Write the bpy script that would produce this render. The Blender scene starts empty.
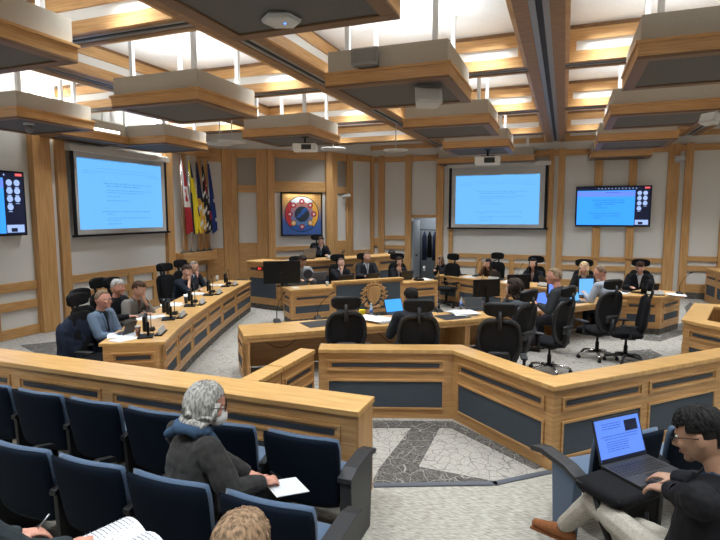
import bpy, bmesh, math, random
from mathutils import Vector, Matrix, noise
random.seed(7)
SC = bpy.context.scene
COL = SC.collection
R = math.radians
PI = math.pi

# ------------------------------------------------------------------ camera
YAW, PIT, FOC, CH = R(20.98), R(6.09), 530.5, 2.45
cam = bpy.data.cameras.new('camera'); cam.sensor_width = 36.0; cam.lens = 36.0 * FOC / 720.0
cam.clip_start = 0.05; cam.clip_end = 200
camo = bpy.data.objects.new('camera', cam); COL.objects.link(camo)
camo.location = (0, 0, CH); camo.rotation_euler = (PI / 2 - PIT, R(0.09), YAW)
SC.camera = camo
FW = Vector((-math.sin(YAW) * math.cos(PIT), math.cos(YAW) * math.cos(PIT), -math.sin(PIT)))
SD = Vector((math.cos(YAW), math.sin(YAW), 0)); UP = SD.cross(FW)

def ray(x, y): return FW + SD * (x - 360) / FOC + UP * (270 - y) / FOC
def P(x, y, z=0.0):
    """surveyed point: where the sight line through photo point (x, y) meets height z"""
    d = ray(x, y); return Vector((0, 0, CH)) + d * ((z - CH) / d.z)

# ------------------------------------------------------------------ materials
def mat(name, col, rough=.5, metal=0., sheen=0., emis=None, es=1., alpha=None, spec=None):
    m = bpy.data.materials.new(name); m.use_nodes = True
    b = m.node_tree.nodes['Principled BSDF']
    b.inputs['Base Color'].default_value = (*col, 1); b.inputs['Roughness'].default_value = rough
    b.inputs['Metallic'].default_value = metal
    if sheen: b.inputs['Sheen Weight'].default_value = sheen
    if spec is not None: b.inputs['Specular IOR Level'].default_value = spec
    if emis: b.inputs['Emission Color'].default_value = (*emis, 1); b.inputs['Emission Strength'].default_value = es
    return m

def noisy(name, c0, c1, scale=(1, 1, 1), nscale=5., detail=4., rough=.6, lo=.3, hi=.7, bump=0., sheen=0., dist=0., metal=0., world=False):
    m = mat(name, c0, rough, metal, sheen); nt = m.node_tree; N = nt.nodes; L = nt.links
    b = N['Principled BSDF']
    tc = N.new('ShaderNodeTexCoord'); mp = N.new('ShaderNodeMapping'); mp.inputs['Scale'].default_value = scale
    nz = N.new('ShaderNodeTexNoise'); nz.inputs['Scale'].default_value = nscale; nz.inputs['Detail'].default_value = detail
    nz.inputs['Distortion'].default_value = dist
    cr = N.new('ShaderNodeValToRGB'); cr.color_ramp.elements[0].position = lo; cr.color_ramp.elements[1].position = hi
    cr.color_ramp.elements[0].color = (*c0, 1); cr.color_ramp.elements[1].color = (*c1, 1)
    L.new(tc.outputs['Object'], mp.inputs['Vector']); L.new(mp.outputs['Vector'], nz.inputs['Vector'])
    L.new(nz.outputs['Fac'], cr.inputs['Fac']); L.new(cr.outputs['Color'], b.inputs['Base Color'])
    if bump:
        bp = N.new('ShaderNodeBump'); bp.inputs['Strength'].default_value = bump; bp.inputs['Distance'].default_value = .01
        L.new(nz.outputs['Fac'], bp.inputs['Height']); L.new(bp.outputs['Normal'], b.inputs['Normal'])
    return m

OAK0, OAK1 = (.42, .215, .075), (.60, .355, .145)
M = {}
M['oak_h'] = noisy('oak_horizontal_grain', OAK0, OAK1, (1.2, 1.2, 26), 2.2, 5, .38, .3, .7, .05)
M['oak_v'] = noisy('oak_vertical_grain', OAK0, OAK1, (22, 22, 1.1), 1.6, 5, .4, .3, .7, .05)
M['oak_top_lit'] = noisy('oak_top_lit_grain', (.50, .28, .095), (.66, .40, .15), (1.5, 14, 3), 1.6, 5, .3, .3, .7)  # oak lightened in its colour for the highlights on flat tops
M['oak_shaded'] = noisy('oak_shaded_underside', (.20, .105, .045), (.30, .16, .07), (3, 14, 3), 2, 4, .5)  # oak browned in its colour for the shade under the beams
M['wall'] = noisy('wall_fabric', (.62, .61, .575), (.68, .67, .635), (1, 1, 1), 160, 2, .9, .3, .7, .1)
M['wallgrey'] = noisy('grey_wall_fabric', (.27, .245, .21), (.33, .30, .26), (1, 1, 1), 160, 2, .9)
M['ceil'] = noisy('white_ceiling', (.80, .81, .82), (.86, .86, .86), (1, 1, 1), 30, 2, .9)
M['white'] = mat('white_panel', (.72, .71, .68), .6)
M['slate'] = noisy('slate_fabric', (.040, .054, .072), (.062, .080, .100), (1, 1, 1), 220, 2, .85, .3, .7, .2)
M['slot'] = mat('dark_slot', (.035, .042, .052), .5)
M['beige'] = noisy('beige_metal', (.42, .39, .33), (.46, .425, .36), (1, 1, 1), 60, 2, .6)
M['pod'] = noisy('grey_acoustic_panel', (.095, .092, .088), (.12, .115, .108), (1, 1, 1), 120, 2, .9)
M['podrim'] = mat('dark_oak_rim', (.16, .085, .04), .5)
M['steel'] = mat('track_steel', (.30, .31, .33), .4, .6)
M['black'] = mat('black_plastic', (.006, .006, .007), .5, spec=.3)
M['blackfab'] = noisy('black_fabric', (.004, .004, .005), (.009, .009, .010), (1, 1, 1), 90, 2, .9); M['blackfab'].node_tree.nodes['Principled BSDF'].inputs['Specular IOR Level'].default_value = .2
M['mesh'] = mat('black_mesh', (.004, .004, .006), .85)
M['dgrey'] = mat('dark_grey_plastic', (.026, .027, .030), .45, spec=.4)
M['mgrey'] = mat('mid_grey_plastic', (.22, .22, .22), .5)
M['lgrey'] = mat('light_grey_plastic', (.50, .50, .49), .5)
M['chrome'] = mat('chrome', (.70, .70, .72), .2, 1.)
M['navy'] = noisy('shaded_navy_upholstery', (.0008, .0035, .010), (.0018, .006, .014), (1, 1, 1), 120, 2, .9); M['navy'].node_tree.nodes['Principled BSDF'].inputs['Specular IOR Level'].default_value = .15  # seat fabric darkened in colour for backs turned from the light
M['blue'] = noisy('lit_blue_upholstery', (.045, .085, .15), (.060, .105, .18), (1, 1, 1), 120, 2, .75, sheen=.3)  # seat fabric made paler in colour to stand for light from above
M['paper'] = mat('paper', (.80, .80, .78), .8)
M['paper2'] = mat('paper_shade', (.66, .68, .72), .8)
M['ink'] = mat('ink', (.10, .11, .14), .8)
M['cyan'] = mat('projected_image', (.0, .0, .0), .9, emis=(.135, .42, .86), es=.92)
M['cyan2'] = mat('projected_text', (.01, .03, .06), .9, emis=(.07, .25, .52), es=1)
M['tvblue'] = mat('display_blue', (0, 0, 0), .4, emis=(.035, .30, .98), es=1)
M['tvviolet'] = mat('display_violet', (0, 0, 0), .4, emis=(.12, .22, .90), es=1)
M['tvdark'] = mat('display_dark', (.004, .006, .014), .3, emis=(.004, .006, .02), es=1)
M['tvicon'] = mat('display_icon', (0, 0, 0), .4, emis=(.30, .42, .75), es=1)
M['tvred'] = mat('display_red', (0, 0, 0), .4, emis=(.75, .10, .10), es=1)
M['tvtext'] = mat('display_text', (0, 0, 0), .4, emis=(.01, .06, .30), es=1)
M['laptopblue'] = mat('laptop_screen_blue', (0, 0, 0), .4, emis=(.10, .22, .80), es=1)
M['laptopcyan'] = mat('laptop_screen_cyan', (0, 0, 0), .4, emis=(.05, .34, .90), es=1)
M['screenwhite'] = mat('screen_cloth', (.50, .49, .47), .9)
M['red'] = mat('red_cloth', (.42, .02, .03), .8)
M['cream'] = mat('white_cloth', (.72, .70, .68), .8)
M['yellow'] = mat('yellow_cloth', (.75, .58, .02), .8)
M['gold'] = mat('gold_cloth', (.62, .36, .04), .8)
M['fnavy'] = mat('navy_cloth', (.012, .02, .06), .8)
M['fblue'] = mat('blue_cloth', (.015, .04, .22), .8)
M['fblack'] = mat('black_cloth', (.012, .012, .014), .8)
M['rod'] = mat('white_rod', (.72, .72, .72), .5)
M['lamp'] = mat('uplight_tube', (.9, .9, .9), .5, emis=(1, .97, .92), es=3.)
M['led'] = mat('red_led', (0, 0, 0), .5, emis=(1., .05, .04), es=1.4)
M['bled'] = mat('blue_led', (0, 0, 0), .5, emis=(.05, .2, 1.), es=3)
M['glass'] = mat('clear_plastic', (.55, .65, .75), .1); M['glass'].node_tree.nodes['Principled BSDF'].inputs['Transmission Weight'].default_value = .7
M['label'] = mat('blue_label', (.03, .10, .35), .5)
M['brown'] = noisy('brown_cardboard', (.10, .035, .02), (.32, .16, .10), (1, 1, 1), 70, 2, .7)
M['keys'] = mat('keycap', (.02, .02, .022), .4)
M['strip'] = mat('metal_floor_strip', (.10, .11, .13), .5, .3)
M['corridor'] = mat('corridor_paint', (.30, .32, .35), .8)

def carpet(name, base0, base1, line, lscale, lw, streak=None, fine=260, rot=0.):
    m = mat(name, base0, .95); nt = m.node_tree; N = nt.nodes; L = nt.links; b = N['Principled BSDF']
    tc = N.new('ShaderNodeTexCoord'); mp = N.new('ShaderNodeMapping'); L.new(tc.outputs['Object'], mp.inputs['Vector'])
    mp.inputs['Rotation'].default_value = (0, 0, rot)
    if streak: mp.inputs['Scale'].default_value = streak
    nz = N.new('ShaderNodeTexNoise'); nz.inputs['Scale'].default_value = 9 if streak else fine; nz.inputs['Detail'].default_value = 5
    L.new(mp.outputs['Vector'], nz.inputs['Vector'])
    cr = N.new('ShaderNodeValToRGB'); cr.color_ramp.elements[0].position = .36; cr.color_ramp.elements[1].position = .60
    cr.color_ramp.elements[0].color = (*base0, 1); cr.color_ramp.elements[1].color = (*base1, 1)
    L.new(nz.outputs['Fac'], cr.inputs['Fac']); out = cr.outputs['Color']
    if line:
        prev = out
        for k, (sc_, w_) in enumerate(((lscale, lw), (lscale * 1.9, lw * 1.3))):
            vz = N.new('ShaderNodeTexVoronoi'); vz.feature = 'DISTANCE_TO_EDGE'; vz.inputs['Scale'].default_value = sc_
            dn = N.new('ShaderNodeTexNoise'); dn.inputs['Scale'].default_value = 1.2; dn.inputs['Detail'].default_value = 3
            mx = N.new('ShaderNodeMixRGB'); mx.inputs['Fac'].default_value = .35
            L.new(tc.outputs['Object'], mx.inputs['Color1']); L.new(dn.outputs['Color'], mx.inputs['Color2'])
            L.new(tc.outputs['Object'], dn.inputs['Vector']); L.new(mx.outputs['Color'], vz.inputs['Vector'])
            lt = N.new('ShaderNodeMath'); lt.operation = 'LESS_THAN'; lt.inputs[1].default_value = w_
            L.new(vz.outputs['Distance'], lt.inputs[0])
            mul = N.new('ShaderNodeMath'); mul.operation = 'MULTIPLY'; mul.inputs[1].default_value = (.75, .35)[k]
            L.new(lt.outputs[0], mul.inputs[0])
            mc = N.new('ShaderNodeMixRGB'); mc.inputs['Color2'].default_value = (*line, 1)
            L.new(mul.outputs[0], mc.inputs['Fac']); L.new(prev, mc.inputs['Color1']); prev = mc.outputs['Color']
        out = prev
    L.new(out, b.inputs['Base Color']); return m
M['carpet'] = carpet('grey_crackle_carpet', (.27, .25, .22), (.40, .375, .335), (.13, .12, .11), 13.0, .03)
M['carpet_dark'] = carpet('dark_scratched_carpet', (.028, .025, .023), (.11, .10, .09), (.34, .32, .28), 9.0, .014, fine=60)
M['carpet_aisle'] = carpet('streaked_aisle_carpet', (.17, .155, .13), (.42, .40, .345), None, 0, 0, streak=(1.6, 16, 1), rot=R(-21))

# ------------------------------------------------------------------ mesh helpers
class MB:
    def __init__(s): s.bm = bmesh.new()
    def hexa(s, v8, mi=0):
        vs = [s.bm.verts.new(v) for v in v8]
        for f in ((3, 2, 1, 0), (4, 5, 6, 7), (0, 1, 5, 4), (1, 2, 6, 5), (2, 3, 7, 6), (3, 0, 4, 7)):
            s.bm.faces.new([vs[i] for i in f]).material_index = mi
    def box(s, x0, x1, y0, y1, z0, z1, mi=0):
        s.hexa([(x0, y0, z0), (x1, y0, z0), (x1, y1, z0), (x0, y1, z0), (x0, y0, z1), (x1, y0, z1), (x1, y1, z1), (x0, y1, z1)], mi)
    def run(s, p0, p1, s0, s1, z0, z1, t0, t1, mi=0):
        """box along the floor line p0-p1 from s0 to s1 metres; t = distance in front of it (towards the room)"""
        p0 = Vector(p0[:2]); u = (Vector(p1[:2]) - p0).normalized(); n = Vector((u.y, -u.x))
        q = [p0 + u * a + n * b for a, b in ((s0, t1), (s1, t1), (s1, t0), (s0, t0))]
        s.hexa([(v.x, v.y, z) for z in (z0, z1) for v in q], mi)
    def prism(s, pts, z0, z1, mi=0):
        a = [s.bm.verts.new((p[0], p[1], z0)) for p in pts]; b = [s.bm.verts.new((p[0], p[1], z1)) for p in pts]
        n = len(pts)
        s.bm.faces.new(a[::-1]).material_index = mi; s.bm.faces.new(b).material_index = mi
        for i in range(n): s.bm.faces.new((a[i], a[(i + 1) % n], b[(i + 1) % n], b[i])).material_index = mi
    def tube(s, pts, r, n=8, mi=0, cap=True):
        pts = [Vector(p) for p in pts]; rs = r if isinstance(r, (list, tuple)) else [r] * len(pts)
        rings = []; prevx = None
        for i, p in enumerate(pts):
            d = (pts[min(i + 1, len(pts) - 1)] - pts[max(i - 1, 0)])
            if d.length < 1e-9: d = Vector((0, 0, 1))
            d.normalize()
            x = prevx - d * prevx.dot(d) if prevx else d.orthogonal()
            if x.length < 1e-6: x = d.orthogonal()
            x.normalize(); prevx = x; y = d.cross(x)
            rings.append([s.bm.verts.new(p + (x * math.cos(2 * PI * k / n) + y * math.sin(2 * PI * k / n)) * rs[i]) for k in range(n)])
        for a, b in zip(rings, rings[1:]):
            for k in range(n):
                f = s.bm.faces.new((a[k], a[(k + 1) % n], b[(k + 1) % n], b[k])); f.material_index = mi; f.smooth = True
        if cap:
            s.bm.faces.new(rings[0][::-1]).material_index = mi; s.bm.faces.new(rings[-1]).material_index = mi
    def capsule(s, p0, p1, r0, r1, n=10, mi=0):
        p0, p1 = Vector(p0), Vector(p1); d = p1 - p0; L = d.length
        d = d / L if L > 1e-6 else Vector((0, 0, 1))
        pts = []; rs = []
        for a in (-85, -60, -30): pts.append(p0 + d * r0 * math.sin(R(a))); rs.append(r0 * math.cos(R(a)))
        pts.append(p0); rs.append(r0); pts.append(p1); rs.append(r1)
        for a in (30, 60, 85): pts.append(p1 + d * r1 * math.sin(R(a))); rs.append(r1 * math.cos(R(a)))
        s.tube(pts, rs, n, mi)
    def ell(s, c, rad, rot=None, n=14, m=9, mi=0, fn=None):
        c = Vector(c); rings = []
        for j in range(m + 1):
            th = PI * j / m
            if j in (0, m):
                v = Vector((0, 0, math.cos(th))); v = fn(v) if fn else Vector((v.x * rad[0], v.y * rad[1], v.z * rad[2]))
                rings.append([s.bm.verts.new(c + (rot @ v if rot else v))]); continue
            rr = []
            for k in range(n):
                ph = 2 * PI * k / n; v = Vector((math.sin(th) * math.cos(ph), math.sin(th) * math.sin(ph), math.cos(th)))
                v = fn(v) if fn else Vector((v.x * rad[0], v.y * rad[1], v.z * rad[2]))
                rr.append(s.bm.verts.new(c + (rot @ v if rot else v)))
            rings.append(rr)
        for j in range(m):
            a, b = rings[j], rings[j + 1]
            for k in range(n):
                k2 = (k + 1) % n
                if len(a) == 1: f = s.bm.faces.new((a[0], b[k], b[k2]))
                elif len(b) == 1: f = s.bm.faces.new((a[k], b[0], a[k2]))
                else: f = s.bm.faces.new((a[k], b[k], b[k2], a[k2]))
                f.smooth = True; f.material_index = mi
    def loft(s, rings, mi=0, caps=True):
        """rings: list of (centre, rx, ry, tilt about x) horizontal ellipses"""
        rr = []; n = 16
        for c, rx, ry, tl in rings:
            c = Vector(c); m3 = Matrix.Rotation(tl, 3, 'X')
            rr.append([s.bm.verts.new(c + m3 @ Vector((rx * math.cos(2 * PI * k / n), ry * math.sin(2 * PI * k / n), 0))) for k in range(n)])
        for a, b in zip(rr, rr[1:]):
            for k in range(n):
                f = s.bm.faces.new((a[k], a[(k + 1) % n], b[(k + 1) % n], b[k])); f.smooth = True; f.material_index = mi
        if caps: s.bm.faces.new(rr[0][::-1]); s.bm.faces.new(rr[-1])
    def pillow(s, w, h, t, c=.10, bend=0., mtx=None, mi=0, nu=14, nv=14, taper=0., dip=0., ex=8):
        """soft slab in the XZ plane, thickness along Y; bend pushes the sides forward"""
        mtx = mtx or Matrix(); g = {}
        for side in (1, -1):
            for i in range(nu + 1):
                for j in range(nv + 1):
                    if side < 0 and (i in (0, nu) or j in (0, nv)): continue
                    u = -math.cos(PI * i / nu) * .5 * 1. if False else (2 * i / nu - 1); v = 2 * j / nv - 1
                    u = math.copysign(abs(u) ** .75, u); v = math.copysign(abs(v) ** .75, v)
                    pr = math.sqrt(max(0, 1 - abs(u) ** ex)) * math.sqrt(max(0, 1 - abs(v) ** ex))
                    x = u * (1 - c * abs(v) ** 6) * w / 2 * (1 + taper * v); z = v * (1 - c * abs(u) ** 6) * h / 2 - dip * (1 - u * u) * max(v, 0)
                    g[(side, i, j)] = s.bm.verts.new(mtx @ Vector((x, side * t / 2 * pr + bend * u * u, z)))
        def V(sd, i, j): return g.get((sd, i, j)) or g[(1, i, j)]
        for i in range(nu):
            for j in range(nv):
                f = s.bm.faces.new((V(1, i, j), V(1, i, j + 1), V(1, i + 1, j + 1), V(1, i + 1, j))); f.smooth = True; f.material_index = mi
                q = (V(-1, i, j), V(-1, i + 1, j), V(-1, i + 1, j + 1), V(-1, i, j + 1))
                f = s.bm.faces.new(q); f.smooth = True; f.material_index = mi
    def lathe(s, prof, c=(0, 0, 0), n=16, mi=0):
        c = Vector(c); rr = [[s.bm.verts.new(c + Vector((r * math.cos(2 * PI * k / n), r * math.sin(2 * PI * k / n), z))) for k in range(n)] for r, z in prof]
        for a, b in zip(rr, rr[1:]):
            for k in range(n):
                f = s.bm.faces.new((a[k], a[(k + 1) % n], b[(k + 1) % n], b[k])); f.smooth = True; f.material_index = mi
        s.bm.faces.new(rr[0][::-1]).material_index = mi; s.bm.faces.new(rr[-1]).material_index = mi
    def move(s, mtx): bmesh.ops.transform(s.bm, matrix=mtx, verts=s.bm.verts)
    def build(s, name, m, parent=None, bevel=0., world=False, smooth=None):
        bmesh.ops.recalc_face_normals(s.bm, faces=s.bm.faces)
        if world and parent is not None: s.move(pmat(parent).inverted())
        me = bpy.data.meshes.new(name); s.bm.to_mesh(me); s.bm.free()
        for x in (m if isinstance(m, (list, tuple)) else [m]): me.materials.append(M[x] if isinstance(x, str) else x)
        if smooth is not None:
            for p in me.polygons: p.use_smooth = smooth
        o = bpy.data.objects.new(name, me); COL.objects.link(o)
        if parent is not None: o.parent = parent
        if bevel:
            b = o.modifiers.new('bevel', 'BEVEL'); b.width = bevel; b.segments = 2; b.limit_method = 'ANGLE'; b.angle_limit = R(40)
        return o

def pmat(o):
    m = Matrix.LocRotScale(o.location, o.rotation_euler, o.scale)
    return pmat(o.parent) @ m if o.parent else m
def tag(o, label, cat, group=None, kind=None):
    o['label'] = label; o['category'] = cat
    if group: o['group'] = group
    if kind: o['kind'] = kind
    return o
def thing(name, label, cat, loc=(0, 0, 0), rz=0., group=None):
    o = bpy.data.objects.new(name, None); COL.objects.link(o); o.empty_display_size = .1
    o.location = loc; o.rotation_euler = (0, 0, rz); return tag(o, label, cat, group)
def struct(name, mb, m, **k):
    o = mb.build(name, m, **k); o['kind'] = 'structure'; return o
def copy_tree(o, parent=None):
    c = o.copy(); COL.objects.link(c); c.parent = parent
    for ch in list(o.children): copy_tree(ch, c)
    return c
def place(proto, used, loc, rz, label, group=None, sc=None):
    """first call uses the prototype itself, later calls copy it"""
    o = proto if not used else copy_tree(proto)
    used.append(1); o.location = loc; o.rotation_euler = (0, 0, rz); o['label'] = label
    if sc: o.scale = (sc, sc, sc)
    if group: o['group'] = group
    return o
def rot(az): return Matrix.Rotation(az, 4, 'Z')
NT = [0]
def trim(mb, m, **k):
    NT[0] += 1; return struct('trim_%d' % NT[0], mb, m, **k)

# ------------------------------------------------------------------ room shell
WX, WY, HC = -10.1, 17.5, 5.12
CORN = [(WX, 13.3), (-9.61, 13.99), (-8.59, 14.41), (-7.11, 15.89), (-6.75, 16.75), (-6.27, WY)]
b = MB(); b.box(-13, 9, -3, 22, -.2, 0); struct('floor', b, 'carpet')
b = MB(); b.prism([(-12, -3), (6.5, -3), (6.5, 11.6), (1.75, 6.95), (0, 5.16), (-.5, 4.70), (-1.3, 4.37), (-12, 4.2)], 0, .004)
struct('floor_gallery', b, 'carpet_aisle')
b = MB()
for a, c in (((-1.5, 4.30), (-.5, 4.72)), ((-.5, 4.72), (.02, 5.18))): b.run(a, c, -.02, (Vector(c) - Vector(a)).length + .02, .004, .016, -.03, .03)
trim(b, 'strip')
def patch(name, px, z=.006, m='carpet_dark'):
    b = MB(); b.prism([P(x, y, 0)[:2] for x, y in px], 0, z); struct(name, b, m)
patch('floor_inlay_1', [(412, 427), (440, 427), (418, 467), (500, 483), (490, 487), (370, 487), (378, 470)])
patch('floor_inlay_2', [(370, 421), (452, 422), (545, 466), (535, 470), (450, 428), (370, 428)], .008)
patch('floor_inlay_3', [(645, 331), (690, 322), (698, 330), (660, 342), (640, 340)])
patch('floor_inlay_4', [(618, 352), (650, 350), (662, 356), (640, 364), (622, 360)])
patch('floor_inlay_5', [(20, 345), (70, 340), (76, 350), (60, 356), (36, 353)])
patch('floor_inlay_6', [(690, 303), (700, 310), (706, 330), (696, 332), (684, 308)])

def box_wall(name, p0, p1, z0=0, z1=5.4, m='wall'):
    b = MB(); L = (Vector(p1) - Vector(p0)).length; b.run(p0, p1, -.05, L + .05, z0, z1, -.25, 0); return struct(name, b, m)
box_wall('wall_left', (WX, -3), CORN[0])
DX0, DX1, DZ = -4.84, -3.98, 2.30        # doorway in the back wall
b = MB(); L0 = (-6.27, WY); L1 = (9, WY)
b.run(L0, L1, -.05, DX0 + 6.27, 0, 5.4, -.25, 0); b.run(L0, L1, DX0 + 6.27, DX1 + 6.27, DZ, 5.4, -.25, 0); b.run(L0, L1, DX1 + 6.27, 15.3, 0, 5.4, -.25, 0)
struct('wall_back', b, 'wall')
box_wall('wall_right', (9, WY), (9, -3)); box_wall('wall_rear', (9, -3), (-13, -3))
b = MB()
for i in range(5):
    L = (Vector(CORN[i + 1]) - Vector(CORN[i])).length
    b.run(CORN[i], CORN[i + 1], -.02, L + .02, 0, 5.4, -.25, 0)
struct('wall_corner', b, 'wall')
# corridor beyond the doorway, with its open door leaf
b = MB(); b.box(-6.2, -3.2, 19.4, 19.5, 0, 3); b.box(-6.3, -6.2, WY + .25, 19.5, 0, 3); b.box(-3.2, -3.1, WY + .25, 19.5, 0, 3); b.box(-6.2, -3.2, WY + .25, 19.5, 2.7, 2.8)
struct('wall_corridor', b, 'corridor')
dr = bpy.data.objects.new('door_1', None); COL.objects.link(dr); dr.location = (DX0 + .04, WY + .02, 0); dr['kind'] = 'structure'
b = MB(); p0 = (DX0 + .06, WY + .9); p1 = (DX0 + .06, WY + .02)
b.run(p0, p1, 0, .88, 0, 2.2, 0, .045); b.build('door_leaf', 'corridor', dr, world=True)
b = MB()
for z0, z1 in ((0, .2), (.62, .78), (.95, 1.12)): b.run(p0, p1, 0, .88, z0, z1, .045, .06)
b.build('door_rail', 'oak_h', dr, world=True)
b = MB(); b.box(DX0 + .12, DX0 + .17, WY + .12, WY + .16, .98, 1.06); b.build('door_handle', 'chrome', dr, world=True)
t = thing('coat_rack', 'dark coats hanging on a rack in the corridor beyond the doorway', 'coat rack', (-4.45, 18.9, 0))
b = MB(); b.tube([(-.45, 0, 1.85), (.45, 0, 1.85)], .015); b.tube([(-.42, 0, 0), (-.42, 0, 1.85)], .015); b.tube([(.42, 0, 0), (.42, 0, 1.85)], .015); b.build('rack_frame', 'dgrey', t)
for k in range(4):
    b = MB(); b.loft([((-.28 + .19 * k, 0, z), rx, ry, 0) for z, rx, ry in ((.75 + .1 * (k % 2), .09, .12), (1.2, .085, .11), (1.6, .07, .15), (1.74, .03, .09), (1.8, .01, .02))])
    b.build('hanging_coat', 'blackfab' if k % 2 else 'fnavy', t)

# --- timber framing on the walls
def frame_run(p0, p1, posts, rails, m_post='oak_v', tp=.09, tr=.05):
    L = (Vector(p1) - Vector(p0)).length
    if posts:
        b = MB()
        for s0, s1, z0, z1, *t in posts: b.run(p0, p1, s0, s1, z0, z1, 0, t[0] if t else tp)
        trim(b, m_post, bevel=.008)
    if rails:
        b = MB()
        for s0, s1, z0, z1 in rails: b.run(p0, p1, s0, s1, z0, z1, 0, tr)
        trim(b, 'oak_h', bevel=.008)
A0, A1 = (WX, 0), (WX, 13.3)
posts = [(7.71, 8.11, 0, 4.5, .16), (8.30, 8.52, 0, 4.5), (11.55, 11.82, 0, 4.5, .12), (12.24, 12.42, 1.3, 4.5, .07), (12.92, 13.26, 1.3, 4.5, .07), (9.15, 9.32, 0, 1.0, .06), (10.15, 10.32, 0, 1.0, .06), (11.0, 11.15, 0, 1.0, .06), (5.5, 5.9, 0, 4.5, .12), (6.72, 6.90, 0, .95, .06), (2.0, 2.4, 0, 4.5, .12), (12.5, 12.65, 0, 1.15, .06)]
rails = []
for a, c in ((5.9, 7.71), (8.52, 11.55), (2.4, 5.5), (11.82, 13.3)):
    rails += [(a, c, .92, 1.10), (a, c, .55, .72), (a, c, 0, .20)]
frame_run(A0, A1, posts, rails)
b = MB(); b.run(A0, A1, 11.82, 13.3, 1.10, 1.36, 0, .40); b.run(A0, A1, 11.82, 13.3, 4.1, 4.3, 0, .30); trim(b, 'oak_h', bevel=.01)
B0, B1 = (-6.27, WY), (9, WY)
S = lambda x: x + 6.27
posts = [(S(x0), S(x1), z0, z1) for x0, x1, z0, z1 in ((-6.27, -6.17, 0, 4.4), (-6.01, -5.79, 0, 4.4), (-5.05, -4.84, 0, 4.4), (-3.98, -3.74, 0, 4.4), (-3.55, -3.42, 0, 4.4), (-.5, -.34, 0, 4.4), (-.22, -.03, 0, 4.4), (.80, 1.02, 1.1, 4.4), (1.71, 1.92, 1.1, 4.4), (2.70, 2.99, 0, 4.4), (3.12, 3.32, 0, 4.4), (4.05, 4.25, 0, 4.4), (5.2, 5.4, 0, 4.4), (6.4, 6.6, 0, 4.4), (7.6, 7.8, 0, 4.4),
         (-2.62, -2.46, .5, 1.0), (-1.6, -1.44, .5, 1.0), (.82, .98, 0, 1.0), (1.73, 1.89, 0, 1.0))]
rails = []
for x0, x1 in ((-3.42, -.5), (-.03, 2.70), (3.32, 4.05), (4.25, 5.2), (5.4, 6.4), (6.6, 7.6), (7.8, 9)):
    o = .08 if x0 > 3 else 0
    rails += [(S(x0), S(x1), 1.0 + o, 1.14 + o), (S(x0), S(x1), .72 + o, .87 + o), (S(x0), S(x1), 0, .42)]
rails += [(S(-5.79), S(-5.05), 1.55, 1.70), (S(-5.79), S(-5.05), 1.22, 1.36), (S(-5.79), S(-5.05), 0, .9), (S(-4.84), S(-3.98), DZ, DZ + .10), (S(-6.17), S(-6.01), 1.3, 1.6)]
rails += [(0, 15.2, 4.18, 4.36)]
frame_run(B0, B1, posts, rails)
# carpet upstand along the back wall
b = MB(); b.run(B0, B1, S(-.03), 15.2, 0, .18, 0, .07); trim(b, 'carpet_dark')
# framing in the diagonal corner
def corner(i, posts, rails): frame_run(CORN[i], CORN[i + 1], posts, rails)
l = [(Vector(CORN[i + 1]) - Vector(CORN[i])).length for i in range(5)]
corner(0, [(0, .12, 0, 4.4), (l[0] - .30, l[0] + .03, 0, 4.4)], [(0, l[0], 0, 1.2), (0, l[0], 4.0, 4.4), (0, l[0], 1.2, 1.4)])
corner(1, [(-.02, .20, 0, 4.4), (l[1] - .32, l[1] + .02, 0, 4.4)], [(0, l[1], 0, 1.55), (0, l[1], 3.1, 3.32), (0, l[1], 4.15, 4.4)])
corner(2, [(-.02, .20, 0, 4.4, .16), (l[2] - .20, l[2] + .02, 0, 4.4, .16)], [(0, l[2], 0, .9), (0, l[2], 1.02, 1.10), (0, l[2], 1.27, 1.42), (0, l[2], 3.12, 3.45), (0, l[2], 4.15, 4.4)])
corner(3, [(-.02, .22, 0, 4.4), (l[3] - .26, l[3] + .02, 0, 4.4)], [(0, l[3], 0, 1.55), (0, l[3], 3.1, 3.32), (0, l[3], 4.15, 4.4)])
corner(4, [(l[4] - .08, l[4], 0, 4.4)], [(0, l[4], 0, 1.2), (0, l[4], 4.2, 4.4)])
for i, z0 in ((1, 3.32), (2, 3.45), (3, 3.32)):
    b = MB(); b.run(CORN[i], CORN[i + 1], .2, l[i] - .2, z0, 4.15, 0, .012); trim(b, 'wallgrey')

# ------------------------------------------------------------------ coffered ceiling
BX = [-10.77, -7.29, -3.81, -.33, 3.15, 6.63]; BY = [-1.7, 1.75, 5.2, 8.65, 12.1, 15.55, 19.0]
BZ, HW = 4.60, .26
b = MB(); b.box(-13, 9, -3, 20, HC, HC + .1); struct('ceiling', b, 'ceil')
def beam(p0, p1, cross=False):
    L = (Vector(p1) - Vector(p0)).length
    b = MB()
    hw = HW if not cross else .17
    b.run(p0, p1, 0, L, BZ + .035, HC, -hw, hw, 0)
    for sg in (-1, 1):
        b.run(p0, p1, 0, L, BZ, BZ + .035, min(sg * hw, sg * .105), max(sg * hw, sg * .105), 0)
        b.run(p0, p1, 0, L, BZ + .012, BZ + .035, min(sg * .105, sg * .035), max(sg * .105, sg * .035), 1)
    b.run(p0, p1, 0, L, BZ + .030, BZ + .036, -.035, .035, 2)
    trim(b, ['oak_shaded', 'steel', 'black'])
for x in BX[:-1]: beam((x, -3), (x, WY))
for y in BY[1:-1]:
    for x0, x1 in zip(BX, BX[1:]): beam((x0 + HW, y), (x1 - HW, y), True)
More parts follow.
